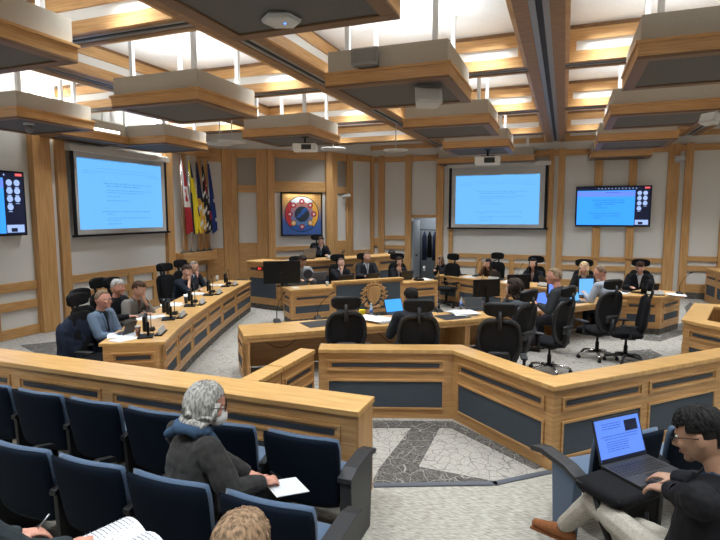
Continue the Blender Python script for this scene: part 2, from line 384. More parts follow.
# oak bands, white insets and a top band round the inside of every coffer
for i, (x0, x1) in enumerate(zip(BX, BX[1:])):
    for j, (y0, y1) in enumerate(zip(BY, BY[1:])):
        y1_ = min(y1, WY + .17)
        a, c, d, e = x0 + HW, x1 - HW, y0 + .17, y1_ - .17
        if d < 1.7 and not (i in (2, 3)) : continue
        b = MB(); w = MB()
        q = [(a, d), (c, d), (c, e), (a, e)]
        for k in range(4):
            p, r_ = q[(k + 1) % 4], q[k]          # travel so that +t points into the coffer
            L = (Vector(p) - Vector(r_)).length
            b.run(p, r_, 0, L, BZ + .0, BZ + .15, 0, .05); b.run(p, r_, 0, L, BZ + .29, BZ + .45, 0, .05)
            b.run(p, r_, 0, .14, BZ + .15, BZ + .29, 0, .045); b.run(p, r_, L - .14, L, BZ + .15, BZ + .29, 0, .045)
            w.run(p, r_, .14, L - .14, BZ + .15, BZ + .29, 0, .02)
        trim(b, 'oak_h'); trim(w, 'white')

# ------------------------------------------------------------------ hanging canopies ("pods")
def make_pod(hx, hy, hang=True):
    t = thing('hanging_canopy', '', 'ceiling canopy', (0, 0, 0))
    b = MB()
    for x0, x1, y0, y1 in ((-hx, hx, -hy, -hy + .13), (-hx, hx, hy - .13, hy), (-hx, -hx + .13, -hy + .13, hy - .13), (hx - .13, hx, -hy + .13, hy - .13)):
        b.box(x0, x1, y0, y1, 0, .03)
    b.build('bottom_rim', 'podrim', t, bevel=.006)
    b = MB(); b.box(-hx + .13, hx - .13, -hy + .13, hy - .13, .02, .05); b.build('acoustic_panel', 'pod', t)
    for nm, m_, e, z0, z1, th in (('oak_trim', 'oak_h', 0, .03, .155, .05), ('oak_trim_cap', 'oak_h', -.02, .155, .185, .06), ('upper_band', 'beige', .03, .185, .44, .04)):
        b = MB(); X, Y = hx - e, hy - e
        for x0, x1, y0, y1 in ((-X, X, -Y, -Y + th), (-X, X, Y - th, Y), (-X, -X + th, -Y + th, Y - th), (X - th, X, -Y + th, Y - th)): b.box(x0, x1, y0, y1, z0, z1)
        b.build(nm, m_, t)
    b = MB(); b.box(-hx + .07, hx - .07, -hy + .07, hy - .07, .185, .20); b.build('tray', 'white', t)
    for sx in (-1, 1):
        for sy in (-1, 1):
            b = MB(); b.box(sx * (hx - .22) - .03, sx * (hx - .22) + .03, sy * (hy - .22) - .03, sy * (hy - .22) + .03, .20, HC - 4.0 - .002); b.build('rod', 'rod', t)
    for sy in (-1, 1):
        b = MB(); b.box(-hx + .2, hx - .2, sy * .3 - .025, sy * .3 + .025, .22, .27); b.build('uplight', 'lamp', t)
    return t
pod = make_pod(.78, .76); used = []
PODS = [(-2.07, 3.52, 'nearest large ceiling canopy hanging overhead with a white wireless unit beneath'),
        (-5.55, 3.52, 'hanging canopy at the top left edge of the view'),
        (-2.07, 6.98, 'hanging canopy carrying two grey loudspeakers'),
        (-5.55, 6.98, 'hanging canopy in front of the left projection screen, plain underside'),
        (1.41, 6.98, 'nearest hanging canopy at the upper right edge of the view'),
        (-9.1, 6.98, 'hanging canopy at the left edge with a small camera under it'),
        (-9.1, 10.42, 'small looking hanging canopy directly above the left projection screen'),
        (-5.55, 10.42, 'hanging canopy with a white projector beneath, facing the left screen'),
        (-2.07, 10.42, 'hanging canopy just behind the one with the two loudspeakers'),
        (1.41, 10.42, 'second hanging canopy from the right edge, above the wall television'),
        (-2.07, 13.85, 'hanging canopy with the black bracketed projector, nearest the back screen'),
        (1.41, 13.85, 'third hanging canopy from the right edge, smaller and further back')]
LIGHTS = []
for x, y, lb in PODS:
    place(pod, used, (x, y, 4.0), 0, lb, 'ceiling canopies hung on white rods'); LIGHTS.append((x, y))
p2 = make_pod(.78, .40); place(p2, [], (1.41, WY - .42, 4.0), 0, 'shallow canopy against the back wall above the television')
p3 = make_pod(1.45, .36); place(p3, [], (-2.35, WY - .40, 3.98), 0, 'wide shallow canopy against the back wall above the screen')
p4 = make_pod(.86, .35); place(p4, [], (WX + .42, 8.74, 4.0), R(90), 'long shallow canopy along the left wall beside its screen')

def area(name, loc, size, power, up=False, sy=None, col=(.90, .96, 1), spread=180):
    l = bpy.data.lights.new(name, 'AREA'); l.shape = 'RECTANGLE'; l.size = size; l.size_y = sy or size; l.energy = power; l.color = col; l.spread = R(spread)
    o = bpy.data.objects.new(name, l); COL.objects.link(o); o.location = loc
    o.rotation_euler = (PI, 0, 0) if up else (0, 0, 0); return o
for x in (-9.1, -5.55, -2.07, 1.41, 4.9):
    for y in (3.52, 6.98, 10.42, 13.85):
        if x < -6 and y > 13: continue
        area('uplight', (x, y, 4.30), 1.2, 17, up=True)
for x in (-5.55, -2.07, 1.41): area('uplight', (x, .05, 4.3), 1.2, 26, up=True)
# added unseen area lights in the coffers, standing in for the bright ceiling
for x in (-9.03, -5.55, -2.07, 1.41, 4.9):
    for y in (1.75, 5.2, 8.65, 12.1, 15.4):
        if (x < -9 and y > 13): continue
        for dx in (-.9, .9):
            area('ceiling_bounce_fill', (x + dx, y - .60, HC - .01), .5, 25, spread=98)
l = area('corridor_light', (-4.4, 18.6, 2.65), .8, 14); SC.world = bpy.data.worlds.new('world'); SC.world.use_nodes = True
SC.world.node_tree.nodes['Background'].inputs[0].default_value = (.75, .8, .9, 1); SC.world.node_tree.nodes['Background'].inputs[1].default_value = .12
vs = SC.view_settings; vs.view_transform = 'Standard'; vs.look = 'None'; vs.gamma = 1; vs.use_curve_mapping = False; vs.exposure = 0.5
# ------------------------------------------------------------------ joinery: facades with slot and fabric panels
def facade(t, p0, p1, n, z0, z1, th=.12, bands=None, post=.10, slot=True, off=0., body=True, wood='oak_h'):
    """one straight run: carcass, raised mouldings, and a slot plus a fabric panel in every bay"""
    L = (Vector(p1) - Vector(p0)).length; H = z1 - z0
    if body:
        b = MB(); b.run(p0, p1, 0, L, z0, z1, -th, 0); b.build('carcass', wood, t, world=True)
    w = (L - post) / n
    zs = bands or (.20, .58, .70, .86)        # fractions: panel bottom/top, slot frame bottom/top
    mo = MB()
    for k in range(n):
        a, c = post + k * w + off, (k + 1) * w
        if c - a < .08: continue
        for za, zb in ((zs[0], zs[1]), (zs[2], zs[3])):
            A, B = z0 + za * H, z0 + zb * H; e = .022
            mo.run(p0, p1, a, c, A, A + e, 0, .018); mo.run(p0, p1, a, c, B - e, B, 0, .018)
            mo.run(p0, p1, a, a + e, A + e, B - e, 0, .018); mo.run(p0, p1, c - e, c, A + e, B - e, 0, .018)
        q = MB(); q.run(p0, p1, a + .022, c - .022, z0 + zs[0] * H + .022, z0 + zs[1] * H - .022, 0, .006); q.build('fabric_panel', 'slate', t, world=True)
        A, B = z0 + zs[2] * H, z0 + zs[3] * H; mid = (A + B) / 2; hh = (B - A) * .16
        if slot:
            q = MB(); q.run(p0, p1, a + .06, c - .06, mid - hh, mid + hh, 0, .008); q.build('vent_slot', 'slot', t, world=True)
    mo.build('moulding', wood, t, world=True)

def cap_line(t, pts, z0, z1, d0, d1, m='oak_top_lit', name='top_cap'):
    """mitred board following a polyline; d0/d1 = offsets behind / in front of it"""
    pts = [Vector(p[:2]) for p in pts]; n = len(pts); fr = []; bk = []
    for i in range(n):
        us = []
        if i > 0: us.append((pts[i] - pts[i - 1]).normalized())
        if i < n - 1: us.append((pts[i + 1] - pts[i]).normalized())
        ns = [Vector((u.y, -u.x)) for u in us]; m_ = sum(ns, Vector((0, 0))).normalized(); k = 1 / max(.5, m_.dot(ns[0]))
        fr.append(pts[i] + m_ * k * d1); bk.append(pts[i] + m_ * k * d0)
    b = MB()
    for i in range(n - 1):
        q = [fr[i], fr[i + 1], bk[i + 1], bk[i]]
        b.hexa([(v.x, v.y, z) for z in (z0, z1) for v in q])
    bmesh.ops.remove_doubles(b.bm, verts=b.bm.verts, dist=.0005)
    return b.build(name, m, t, world=True, bevel=.006)

PH = .85
# gallery parapet on the left, at the front row of seats
t = thing('parapet', 'long straight oak parapet in front of the navy gallery seats on the left', 'parapet', (-1.5, 4.0, 0))
LP0, LP1 = (-8.2, 3.90), (-1.53, 3.90)
facade(t, LP0, LP1, 5, 0, PH - .05, th=.34, bands=(.16, .60, .70, .88), post=.14)
b = MB(); b.run((-1.53, 3.90), (-1.53, 4.24), 0, .34, 0, PH - .05, 0, .02); b.build('end_panel', 'oak_v', t, world=True)
cap_line(t, [LP0, (-1.50, 3.90)], PH - .05, PH, -.37, .03)
# gate leaves that close the floor off
t = thing('gate', 'low oak gate standing in line, nearest the long left parapet', 'gate', (-2.86, 4.3, 0))
G0, G1, G2 = (-2.74, 4.30), (-2.74, 4.80), (-2.74, 5.60)
facade(t, G0, G1, 1, .04, PH - .06, th=.12, post=.05); cap_line(t, [G0, G1], PH - .06, PH - .01, -.17, .03)
t = thing('gate', 'low oak gate leaf between the shorter gate and the angled parapet', 'gate', (-2.86, 5.2, 0))
facade(t, (G1[0], G1[1] + .02), G2, 1, .04, PH - .06, th=.12, post=.05); cap_line(t, [(G1[0], G1[1] + .02), (G2[0], G2[1] - .02)], PH - .06, PH - .01, -.17, .03)
# angled parapet enclosing the floor
M0, M1, M2, M3, M4 = (-2.68, 5.60), (-1.17, 6.12), (-.03, 5.14), (1.72, 6.92), (5.2, 10.5)
t = thing('parapet', 'angled oak parapet with slate fabric panels, running across the middle foreground', 'parapet', (-.03, 5.3, 0))
for a, c, n in ((M0, M1, 1), (M1, M2, 1), (M2, M3, 2), (M3, M4, 3)):
    facade(t, a, c, n, 0, PH - .05, th=.14, bands=(.145, .60, .73, .90), post=.10)
cap_line(t, [M0, M1, M2, M3, M4], PH - .05, PH, -.24, .03)
# boxed press bench at the right
K0, K1, K2 = (3.3, 7.35), (1.74, 9.12), (2.24, 10.84)
t = thing('press_bench', 'boxed oak bench enclosure with an open hollow behind, at the right edge', 'bench', (2.4, 9.4, 0))
facade(t, K1, K0, 2, 0, PH - .05, th=.14, bands=(.145, .60, .73, .90)); facade(t, K2, K1, 1, 0, PH - .05, th=.14, bands=(.145, .60, .73, .90))
cap_line(t, [(4.2, 10.84), K2, K1, K0], PH - .05, PH, -.28, .03)
b = MB(); b.run((2.24, 10.84), (4.2, 10.84), 0, 1.9, 0, PH - .05, -.0, .12); b.run((2.75, 9.5), (2.75, 10.84), 0, 1.2, .1, .6, -.05, 0); b.build('back_board', 'oak_v', t, world=True)
t = thing('side_desk', 'oak desk with slate panels by the back wall at the right edge', 'desk', (4.2, 16, 0))
facade(t, (3.75, 17.2), (3.95, 14.6), 3, 0, .88, th=.6); cap_line(t, [(3.75, 17.2), (3.95, 14.6)], .88, .93, -.64, .03)
b = MB(); b.move(Matrix()); b.run((3.75, 17.2), (3.95, 14.6), 1.6, 1.95, .93, .94, -.45, -.15); tag(b.build('paper_sheet', 'paper'), 'white sheet lying on the desk at the far right by the back wall', 'paper')

# councillor desks on low carpeted plinths
DZT, PL = .79, .13
def KS(pts, k): return [(x * k, y * k) for x, y in pts]
def plinth(t, pts, depth): cap_line(t, pts, 0.0, PL, -depth + .02, -.01, m='carpet_dark', name='plinth')
def desk(t, pts, per, depth, top=DZT, bands=(.17, .50, .62, .86), end0=True, end1=True):
    plinth(t, pts, depth)
    for (a, c), n in zip(zip(pts, pts[1:]), per): facade(t, a, c, n, PL, top - .04, th=.05, bands=bands, post=.07)
    cap_line(t, pts, top - .04, top, -depth, .03, name='worktop')
    for k, (a, c) in enumerate(((pts[0], pts[1]), (pts[-1], pts[-2]))):
        if not (end0, end1)[k]: continue
        a, c = Vector(a[:2]), Vector(c[:2]); u = (c - a).normalized(); n = Vector((u.y, -u.x)) * (1 if k == 0 else -1)
        q = a - n * (depth - .05)
        if k == 0: facade(t, q, a, 1, PL, top - .04, th=.05, bands=bands)
        else: facade(t, a, q, 1, PL, top - .04, th=.05, bands=bands)
LD = [(-5.09, 5.70), (-5.50, 6.46), (-5.90, 7.30), (-6.32, 8.30), (-6.75, 9.35), (-7.18, 10.50), (-7.67, 11.92)]; LD = KS(LD, .949)
t = thing('council_desk', 'long curving oak council desk along the left side with five members seated behind it', 'desk', (-6.2, 8.3, 0))
desk(t, LD[::-1][::-1], [1] * 6, .80)
RD = [(-3.32, 14.89), (-2.03, 14.12), (-.71, 13.30), (.42, 12.76), (1.22, 12.50), (1.97, 12.60)]; RD = KS(RD, .949); RE = KS([(2.47, 13.45)], .949)[0]
t = thing('council_desk', 'long curving oak council desk along the back right with five members seated behind it', 'desk', (-.6, 13.5, 0))
desk(t, RD, [2, 2, 1, 1, 1], .66, end1=False)
plinth(t, [RD[-1], RE], .72); facade(t, RD[-1], RE, 1, PL, DZT - .04, th=.05, bands=(.2, .50, .62, .86)); cap_line(t, [RD[-1], RE], DZT - .04, DZT, -.72, .03, name='worktop')
# clerk desk in the middle with the carved crest
t = thing('clerk_desk', 'central oak clerks desk with a tall slate front panel bearing the crest', 'desk', (-5.0, 12.0, 0))
CD = [(-6.26, 11.15), (-5.80, 10.69), (-5.08, 11.45), (-3.77, 12.87), (-3.05, 13.65), (-3.30, 14.1)]; CD = KS(CD, .949); plinth(t, CD[:5], .6)
facade(t, CD[0], CD[1], 1, PL, .75, bands=(.17, .5, .62, .86), post=.06, th=.05); facade(t, CD[1], CD[2], 1, PL, .75, bands=(.17, .5, .62, .86), post=.07, th=.05)
facade(t, CD[3], CD[4], 1, PL, .75, bands=(.17, .5, .62, .86), post=.07, th=.05)
cap_line(t, CD[:3], .75, .79, -.6, .03, name='worktop'); cap_line(t, CD[3:5], .75, .79, -.62, .03, name='worktop'); cap_line(t, CD[2:4], .75, .785, -.6, -.03, name='worktop')
b = MB(); L = (Vector(CD[3]) - Vector(CD[2])).length
b.run(CD[2], CD[3], 0, L, PL, .87, -.06, 0); b.build('carcass', 'oak_h', t, world=True)
b = MB(); b.run(CD[2], CD[3], .08, L - .08, .22, .82, 0, .012); b.build('fabric_panel', 'slate', t, world=True)
cap_line(t, CD[2:4], .87, .92, -.12, .04)
# raised dais
t = thing('dais', 'raised oak dais with slate front panels below the round wall artwork', 'dais', (-6.8, 14, 0))
D = [(-8.28, 12.72), (-7.10, 12.45), (-6.20, 14.0), (-5.32, 15.35), (-4.85, 16.5)]; D = KS(D, .931); plinth(t, D, .5)
DT = 1.23
facade(t, D[0], D[1], 1, PL, DT - .04, th=.06, bands=(.14, .66, .76, .93), post=.08)
facade(t, D[1], D[2], 2, PL, DT - .04, th=.06, bands=(.14, .66, .76, .93), post=.08); facade(t, D[2], D[3], 2, PL, DT - .04, th=.06, bands=(.14, .66, .76, .93), post=.08); facade(t, D[3], D[4], 1, PL, DT - .04, th=.06, bands=(.14, .66, .76, .93), post=.08)
cap_line(t, D, DT - .04, DT, -.62, .04, name='worktop')
b = MB(); b.prism([(-7.70, 11.88), (-6.66, 11.68), (-5.82, 13.1), (-5.0, 14.35), (-4.56, 15.4), (-5.6, 16.9), (-6.7, 16.7), (-7.2, 15.9), (-8.6, 14.5), (-9.5, 14.0)][::1], 0, .42); b.build('platform', 'carpet_dark', t, world=True)
# led timer on the dais front
t = thing('timer_display', 'small black timer with red digits on the front of the dais', 'timer', (-7.2, 11.7, 1.0))
b = MB(); b.run(D[0], D[1], .40, .70, 1.00, 1.10, .02, .06); b.build('timer_case', 'black', t, world=True)
seg = {'2': 'abged', '4': 'fgbc', ':': ''}
def digit(mb, p0, p1, s, z, w, h, ch, t0, th):
    a = {'a': (0, w, h - th, h), 'g': (0, w, h / 2 - th / 2, h / 2 + th / 2), 'd': (0, w, 0, th), 'f': (0, th, h / 2, h), 'b': (w - th, w, h / 2, h), 'e': (0, th, 0, h / 2), 'c': (w - th, w, 0, h / 2)}
    for k in seg[ch]: x0, x1, z0, z1 = a[k]; mb.run(p0, p1, s + x0, s + x1, z + z0, z + z1, t0, t0 + .004)
b = MB(); digit(b, D[0], D[1], .46, 1.02, .04, .06, '2', .06, .011); digit(b, D[0], D[1], .52, 1.02, .04, .06, '4', .06, .011); b.build('red_digits', 'led', t, world=True)

# long witness table
t = thing('long_table', 'long oak table running across the chamber floor behind the angled parapet', 'table', (-1.5, 9.3, 0))
N0, N1 = (-4.25, 6.39), (1.41, 12.05)
NM = (-1.34, 8.78); TB = [N0, NM, N1]
cap_line(t, TB, .645, .70, -.80, 0, name='tabletop'); cap_line(t, TB, .585, .645, -.04, -.01, m='oak_h', name='apron'); cap_line(t, TB, .03, .645, -.76, -.70, m='oak_h', name='modesty_panel')
u0 = (Vector(NM) - Vector(N0)).normalized(); q0 = Vector(N0) + Vector((-u0.y, u0.x)) * .79
facade(t, (q0.x, q0.y), N0, 1, 0, .645, th=.05, bands=(.2, .55, .65, .9), post=.08)
for a_, c_, s in ((N0, NM, 1.75), (N0, NM, 3.62), (NM, N1, 2.2), (NM, N1, 4.15)):
    b = MB(); b.run(a_, c_, s, s + .09, 0, .645, -.70, -.03); b.build('leg_panel', 'oak_v', t, world=True)
b = MB(); b.run(N0, NM, 0, .09, 0, .585, -.12, 0); b.build('leg', 'oak_v', t, world=True)
b = MB()
for k in range(3):
    s = .25 + k * 1.0; pts = []
    for i in range(9):
        a = i / 8; q = Vector(N0) + u0 * (s + a * .8) + Vector((-u0.y, u0.x)) * .62
        pts.append((q.x, q.y, .60 - .28 * math.sin(PI * a) - .05 * (k % 3)))
    b.tube(pts, .006, 5)
tag(b.build('power_cable', 'black'), 'black cables looping beneath the long table', 'cable')

# carved crest on the clerk desk panel
t = thing('carved_crest', 'carved wooden coat of arms with shield and leafy supporters on the slate desk front', 'crest', (*(Vector(CD[2]) + (Vector(CD[3]) - Vector(CD[2])) * .56).to_tuple(), .53), R(47.3)); t.scale = (1.6, 1, 1.12)
# local: X along the panel, -Y out of it
b = MB(); sh = [(-.115, .20), (0, .215), (.115, .20), (.112, .02), (.08, -.10), (0, -.20), (-.08, -.10), (-.112, .02)]
for k, (sc_, y0, y1) in enumerate(((1, -.035, -.012), (.86, -.045, -.035))):
    f = [b.bm.verts.new((x * sc_, y1, z * sc_)) for x, z in sh]; g = [b.bm.verts.new((x * sc_, y0, z * sc_)) for x, z in sh]
    b.bm.faces.new(f); b.bm.faces.new(g[::-1])
    for i in range(8): b.bm.faces.new((f[i], f[(i + 1) % 8], g[(i + 1) % 8], g[i]))
b.box(-.006, .006, -.052, -.045, -.15, .17); b.box(-.09, .09, -.052, -.045, .05, .062)
b.build('shield', 'oak_v', t)
for sx in (-1, 1):
    b = MB()
    for k in range(26):
        a = R(-78 + k * 6.0); r0 = .165 + .03 * math.sin(k * 1.7); x = sx * (r0 * math.cos(a) + .02); z = .29 * math.sin(a) * .85 - .0
        b.ell((x, -.03 - .008 * (k % 3), z), (.034, .012, .014), Matrix.Rotation(-sx * (a + .9 * math.sin(k * 2.3)), 3, 'Y'), 8, 5)
        b.ell((x * .86, -.025, z + .02), (.024, .010, .010), Matrix.Rotation(sx * k, 3, 'Y'), 8, 5)
    b.build('leafy_supporter', 'oak_h', t)
b = MB(); b.ell((0, -.03, .245), (.07, .02, .028)); b.ell((0, -.035, .285), (.035, .02, .035)); b.ell((-.05, -.03, .28), (.02, .015, .03)); b.ell((.05, -.03, .28), (.02, .015, .03)); b.ell((0, -.03, -.235), (.11, .015, .022)); b.build('crown', 'oak_v', t)

# ------------------------------------------------------------------ screens, television, artwork, flags
def text_rows(mb, rows, frame, seed=1):
    """rows of word-like dashes: (x0, x1, z, height, density)"""
    rnd = random.Random(seed)
    for x0, x1, z, h, dn in rows:
        x = x0
        while x < x1:
            w = rnd.uniform(.4, 1.0) * h * 4.2; xe = min(x + w, x1)
            k = x
            while k < xe - h * .3:
                lw = h * rnd.uniform(.35, .75); hh = h * rnd.uniform(.6, 1.0)
                frame(mb, k, min(k + lw, xe), z, z + hh); k += lw + h * .22
            x = xe + h * .8 / dn
def doc_rows(W, H):
    r = [(.16 * W, .92 * W, H * .865, H * .012, .35), (.05 * W, .96 * W, H * .82, H * .012, .5), (.05 * W, .20 * W, H * .79, H * .012, 1), (.82 * W, .97 * W, H * .79, H * .012, 1)]
    for x0, x1, z, h in ((.27, .87, .655, .022), (.30, .72, .618, .022), (.30, .86, .560, .017), (.30, .74, .525, .017), (.30, .46, .468, .019), (.30, .57, .408, .017),
                         (.24, .82, .245, .019), (.30, .38, .210, .019), (.30, .82, .150, .017), (.30, .46, .118, .017), (.30, .47, .065, .019)):
        r.append((x0 * W, x1 * W, z * H, h * H, 1))
    return r
def proj_screen(label, p0, p1, s0, s1, z0, z1, img, seed):
    c = (Vector(p0) + (Vector(p1) - Vector(p0)).normalized() * (s0 + s1) / 2)
    t = thing('projection_screen', label, 'projection screen', (c.x, c.y, z0))
    b = MB(); b.run(p0, p1, s0, s1, z0, z1, .165, .170); b.build('screen_cloth', 'screenwhite', t, world=True)
    b = MB(); b.run(p0, p1, s0 - .06, s0 + .03, z0, z1, .163, .172); b.build('black_border', 'black', t, world=True); b = MB(); b.run(p0, p1, s1 - .03, s1 + .05, z0, z1, .163, .172); b.build('black_border', 'black', t, world=True)
    b = MB(); b.run(p0, p1, s0 - .10, s1 + .10, z0 - .05, z0, .14, .19); b.build('weight_bar', 'black', t, world=True, bevel=.008)
    b = MB(); b.run(p0, p1, s0 - .12, s1 + .12, z1, z1 + .14, .08, .24); b.build('screen_housing', 'wall', t, world=True, bevel=.01)
    x0, x1, y0, y1 = img
    b = MB(); b.run(p0, p1, x0, x1, y0, y1, .170, .173); b.build('projected_image', 'cyan', t, world=True)
    b = MB(); W, H = x1 - x0, y1 - y0
    text_rows(b, doc_rows(W, H), lambda mb, a, c_, za, zb: mb.run(p0, p1, x0 + a, x0 + c_, y0 + za, y0 + zb, .173, .1745), seed)
    b.run(p0, p1, x0, x0 + W * .55, y1 - .022, y1 - .002, .173, .1745); b.run(p0, p1, x0 + W * .7, x1 - .1, y1 - .018, y1 - .002, .173, .1745)
    b.build('document_text', 'cyan2', t, world=True)['kind'] = 'stuff'
proj_screen('large projection screen on the left wall showing a light blue document', A0, A1, 8.62, 11.46, 1.99, 3.80, (8.72, 11.30, 2.10, 3.68), 3)
proj_screen('large projection screen on the back wall showing a light blue document', B0, B1, S(-3.48), S(-.56), 1.99, 3.90, (S(-3.32), S(-.74), 2.10, 3.65), 4)

def television(label, p0, p1, s0, s1, z0, z1):
    c = (Vector(p0) + (Vector(p1) - Vector(p0)).normalized() * (s0 + s1) / 2)
    t = thing('television', label, 'television', (c.x, c.y, z0)); W, H = s1 - s0, z1 - z0
    def q(b, x0, x1, y0, y1, a=.150, c_=.152): b.run(p0, p1, s0 + x0 * W, s0 + x1 * W, z0 + y0 * H, z0 + y1 * H, a, c_)
    b = MB(); q(b, 0, 1, 0, 1, .10, .148); b.build('bezel', 'black', t, world=True, bevel=.006)
    b = MB(); q(b, .45, .55, .3, .7, .052, .10); b.build('wall_bracket', 'dgrey', t, world=True)
    b = MB(); q(b, .015, .985, .025, .975, .148, .150); b.build('display', 'tvdark', t, world=True)
    b = MB(); q(b, .02, .79, .04, .89); b.build('shared_page', 'tvblue', t, world=True)
    b = MB(); q(b, .02, .79, .74, .87, .152, .153); b.build('toolbar', 'tvviolet', t, world=True)
    b = MB()
    rows = [(.22, .66, .645, .022, 1), (.26, .66, .585, .018, 1), (.26, .52, .545, .018, 1), (.26, .36, .505, .018, 1), (.26, .43, .455, .018, 1), (.20, .62, .32, .018, 1), (.25, .62, .255, .018, 1), (.25, .35, .20, .018, 1), (.40, .60, .83, .02, 1)]
    text_rows(b, [(x0 * W, x1 * W, z * H, h * H, d) for x0, x1, z, h, d in rows], lambda mb, a, c_, za, zb: mb.run(p0, p1, s0 + a, s0 + c_, z0 + za, z0 + zb, .153, .154), 8)
    b.build('document_text', 'tvtext', t, world=True)['kind'] = 'stuff'
    b = MB()
    for r_ in range(4):
        for c2 in range(2):
            if r_ == 3 and c2 == 1: continue
            n = 14; cx, cz = (.845 + c2 * .075) * W, (.82 - r_ * .125) * H; u = (Vector(p1) - Vector(p0)).normalized(); n2 = Vector((u.y, -u.x))
            vs_ = []
            for k in range(n):
                o = Vector(p0) + u * (s0 + cx + .030 * W * math.cos(2 * PI * k / n)) + n2 * .1535
                vs_.append(b.bm.verts.new((o.x, o.y, z0 + cz + .030 * W * math.sin(2 * PI * k / n))))
            b.bm.faces.new(vs_); b.build('participant_icon', 'tvicon', t, world=True); b = MB()
            q(b, .825 + c2 * .075, .865 + c2 * .075, .745 - r_ * .125, .755 - r_ * .125); b.build('participant_caption', 'tvicon', t, world=True); b = MB()
    for k in range(12): q(b, .30 + k * .045, .312 + k * .045, .925, .95)
    b.build('menu_icons', 'tvicon', t, world=True)['kind'] = 'stuff'; b = MB()
    q(b, .80, .97, .05, .17); b.build('gallery_strip', 'tvicon', t, world=True)
    b = MB(); q(b, .84, .90, .06, .12, .152, .154); b.build('gallery_thumbnail', 'tvdark', t, world=True)
    b = MB(); q(b, .91, .975, .925, .965); b.build('leave_button', 'tvred', t, world=True)
television('wide wall television at the right showing a blue shared page and round icons', B0, B1, S(.30), S(2.32), 2.05, 3.24)
television('wall television cut by the left edge of the view, round icons showing', A0, A1, 5.45, 7.50, 2.03, 3.27)
b = MB(); b.run(B0, B1, S(-.06), S(.32), 2.50, 2.54, 0, .03); tag(b.build('cable_conduit', 'white'), 'thin white conduit running to the wall television', 'conduit')

# round artwork in a square black frame
c3 = (Vector(CORN[2]) + Vector(CORN[3])) / 2; u = (Vector(CORN[3]) - Vector(CORN[2])).normalized()
t = thing('framed_artwork', 'square framed artwork with a circular emblem in red, white, gold and blue', 'artwork', (c3.x + .02 + u.x * .04, c3.y - .02 + u.y * .04, 2.43), R(45))
HF = .68
def mosaic(name, c0, c1, dot, sc_=26.):
    m = mat(name, c0, .6); nt = m.node_tree; N = nt.nodes; L = nt.links
    tc = N.new('ShaderNodeTexCoord'); mp = N.new('ShaderNodeMapping'); L.new(tc.outputs['Object'], mp.inputs['Vector'])
    mp.inputs['Rotation'].default_value = (0, R(45), 0)
    sp = N.new('ShaderNodeSeparateXYZ'); L.new(tc.outputs['Object'], sp.inputs[0])
    mr = N.new('ShaderNodeMapRange'); mr.inputs[1].default_value = -.25; mr.inputs[2].default_value = .35; L.new(sp.outputs['Z'], mr.inputs[0])
    mx = N.new('ShaderNodeMixRGB'); mx.inputs[1].default_value = (*c0, 1); mx.inputs[2].default_value = (*c1, 1); L.new(mr.outputs[0], mx.inputs[0])
    ck = N.new('ShaderNodeTexChecker'); ck.inputs['Scale'].default_value = sc_; L.new(mp.outputs['Vector'], ck.inputs['Vector'])
    ml = N.new('ShaderNodeMath'); ml.operation = 'MULTIPLY'; ml.inputs[1].default_value = .45; L.new(ck.outputs['Fac'], ml.inputs[0])
    m2 = N.new('ShaderNodeMixRGB'); m2.inputs[2].default_value = (*dot, 1); L.new(ml.outputs[0], m2.inputs[0]); L.new(mx.outputs[0], m2.inputs[1])
    L.new(m2.outputs[0], N['Principled BSDF'].inputs['Base Color']); return m
M['art_ground'] = mosaic('art_ground', (.03, .12, .42), (.80, .42, .08), (.10, .10, .18))
M['art_inner'] = mosaic('art_inner', (.06, .22, .50), (.62, .20, .13), (.2, .1, .1))
M['art_red'] = mat('art_red', (.50, .03, .04), .6); M['art_gold'] = mat('art_gold', (.75, .38, .05), .6); M['art_blue'] = mat('art_blue', (.02, .10, .38), .6)
M['art_white'] = mat('art_white', (.65, .68, .70), .6); M['art_night'] = mat('art_night', (.015, .03, .05), .6); M['art_line'] = mat('art_line', (.01, .01, .012), .6)
b = MB()
for x0, x1, z0, z1 in ((-HF, HF, HF - .035, HF), (-HF, HF, -HF, -HF + .035), (-HF, -HF + .035, -HF, HF), (HF - .035, HF, -HF, HF)): b.box(x0, x1, -.07, 0, z0, z1)
b.build('frame', 'black', t)
b = MB(); b.box(-HF + .03, HF - .03, -.04, 0, -HF + .03, HF - .03); b.build('picture_ground', 'art_ground', t)
def disc(mb, cx, cz, r0, r1, a0, a1, y, n=None):
    n = n or max(3, int(abs(a1 - a0) / 8)); pv = []
    for k in range(n + 1):
        a = R(a0 + (a1 - a0) * k / n); pv.append((mb.bm.verts.new((cx + r0 * math.cos(a), y, cz + r0 * math.sin(a))), mb.bm.verts.new((cx + r1 * math.cos(a), y, cz + r1 * math.sin(a)))))
    for p_, q_ in zip(pv, pv[1:]):
        if r0 < 1e-6: mb.bm.faces.new((p_[0], p_[1], q_[1]))
        else: mb.bm.faces.new((p_[0], p_[1], q_[1], q_[0]))
RO = .545
b = MB(); disc(b, 0, 0, .001, RO + .022, 0, 360, -.0415); b.build('ring_outline', 'art_line', t)
for nm, m_, a0, a1 in (('white_quarter', 'art_white', 48, 132), ('red_quarter', 'art_red', 134, 226), ('blue_quarter', 'art_blue', 228, 312), ('gold_quarter', 'art_gold', 314, 406)):
    b = MB(); disc(b, 0, 0, .30, RO, a0, a1, -.043); b.build(nm, m_, t)
b = MB(); disc(b, 0, 0, .001, .385, 0, 360, -.0445); b.build('inner_ring', 'art_inner', t)
b = MB(); disc(b, 0, 0, .001, .245, 0, 360, -.046); b.build('night_disc', 'art_night', t)
b = MB(); pts = [(-.20, -.12), (-.08, -.11), (0, -.02), (.08, .02), (.12, .10), (.22, .09), (.13, .20), (.02, .16), (-.03, .06), (-.12, -.01)]
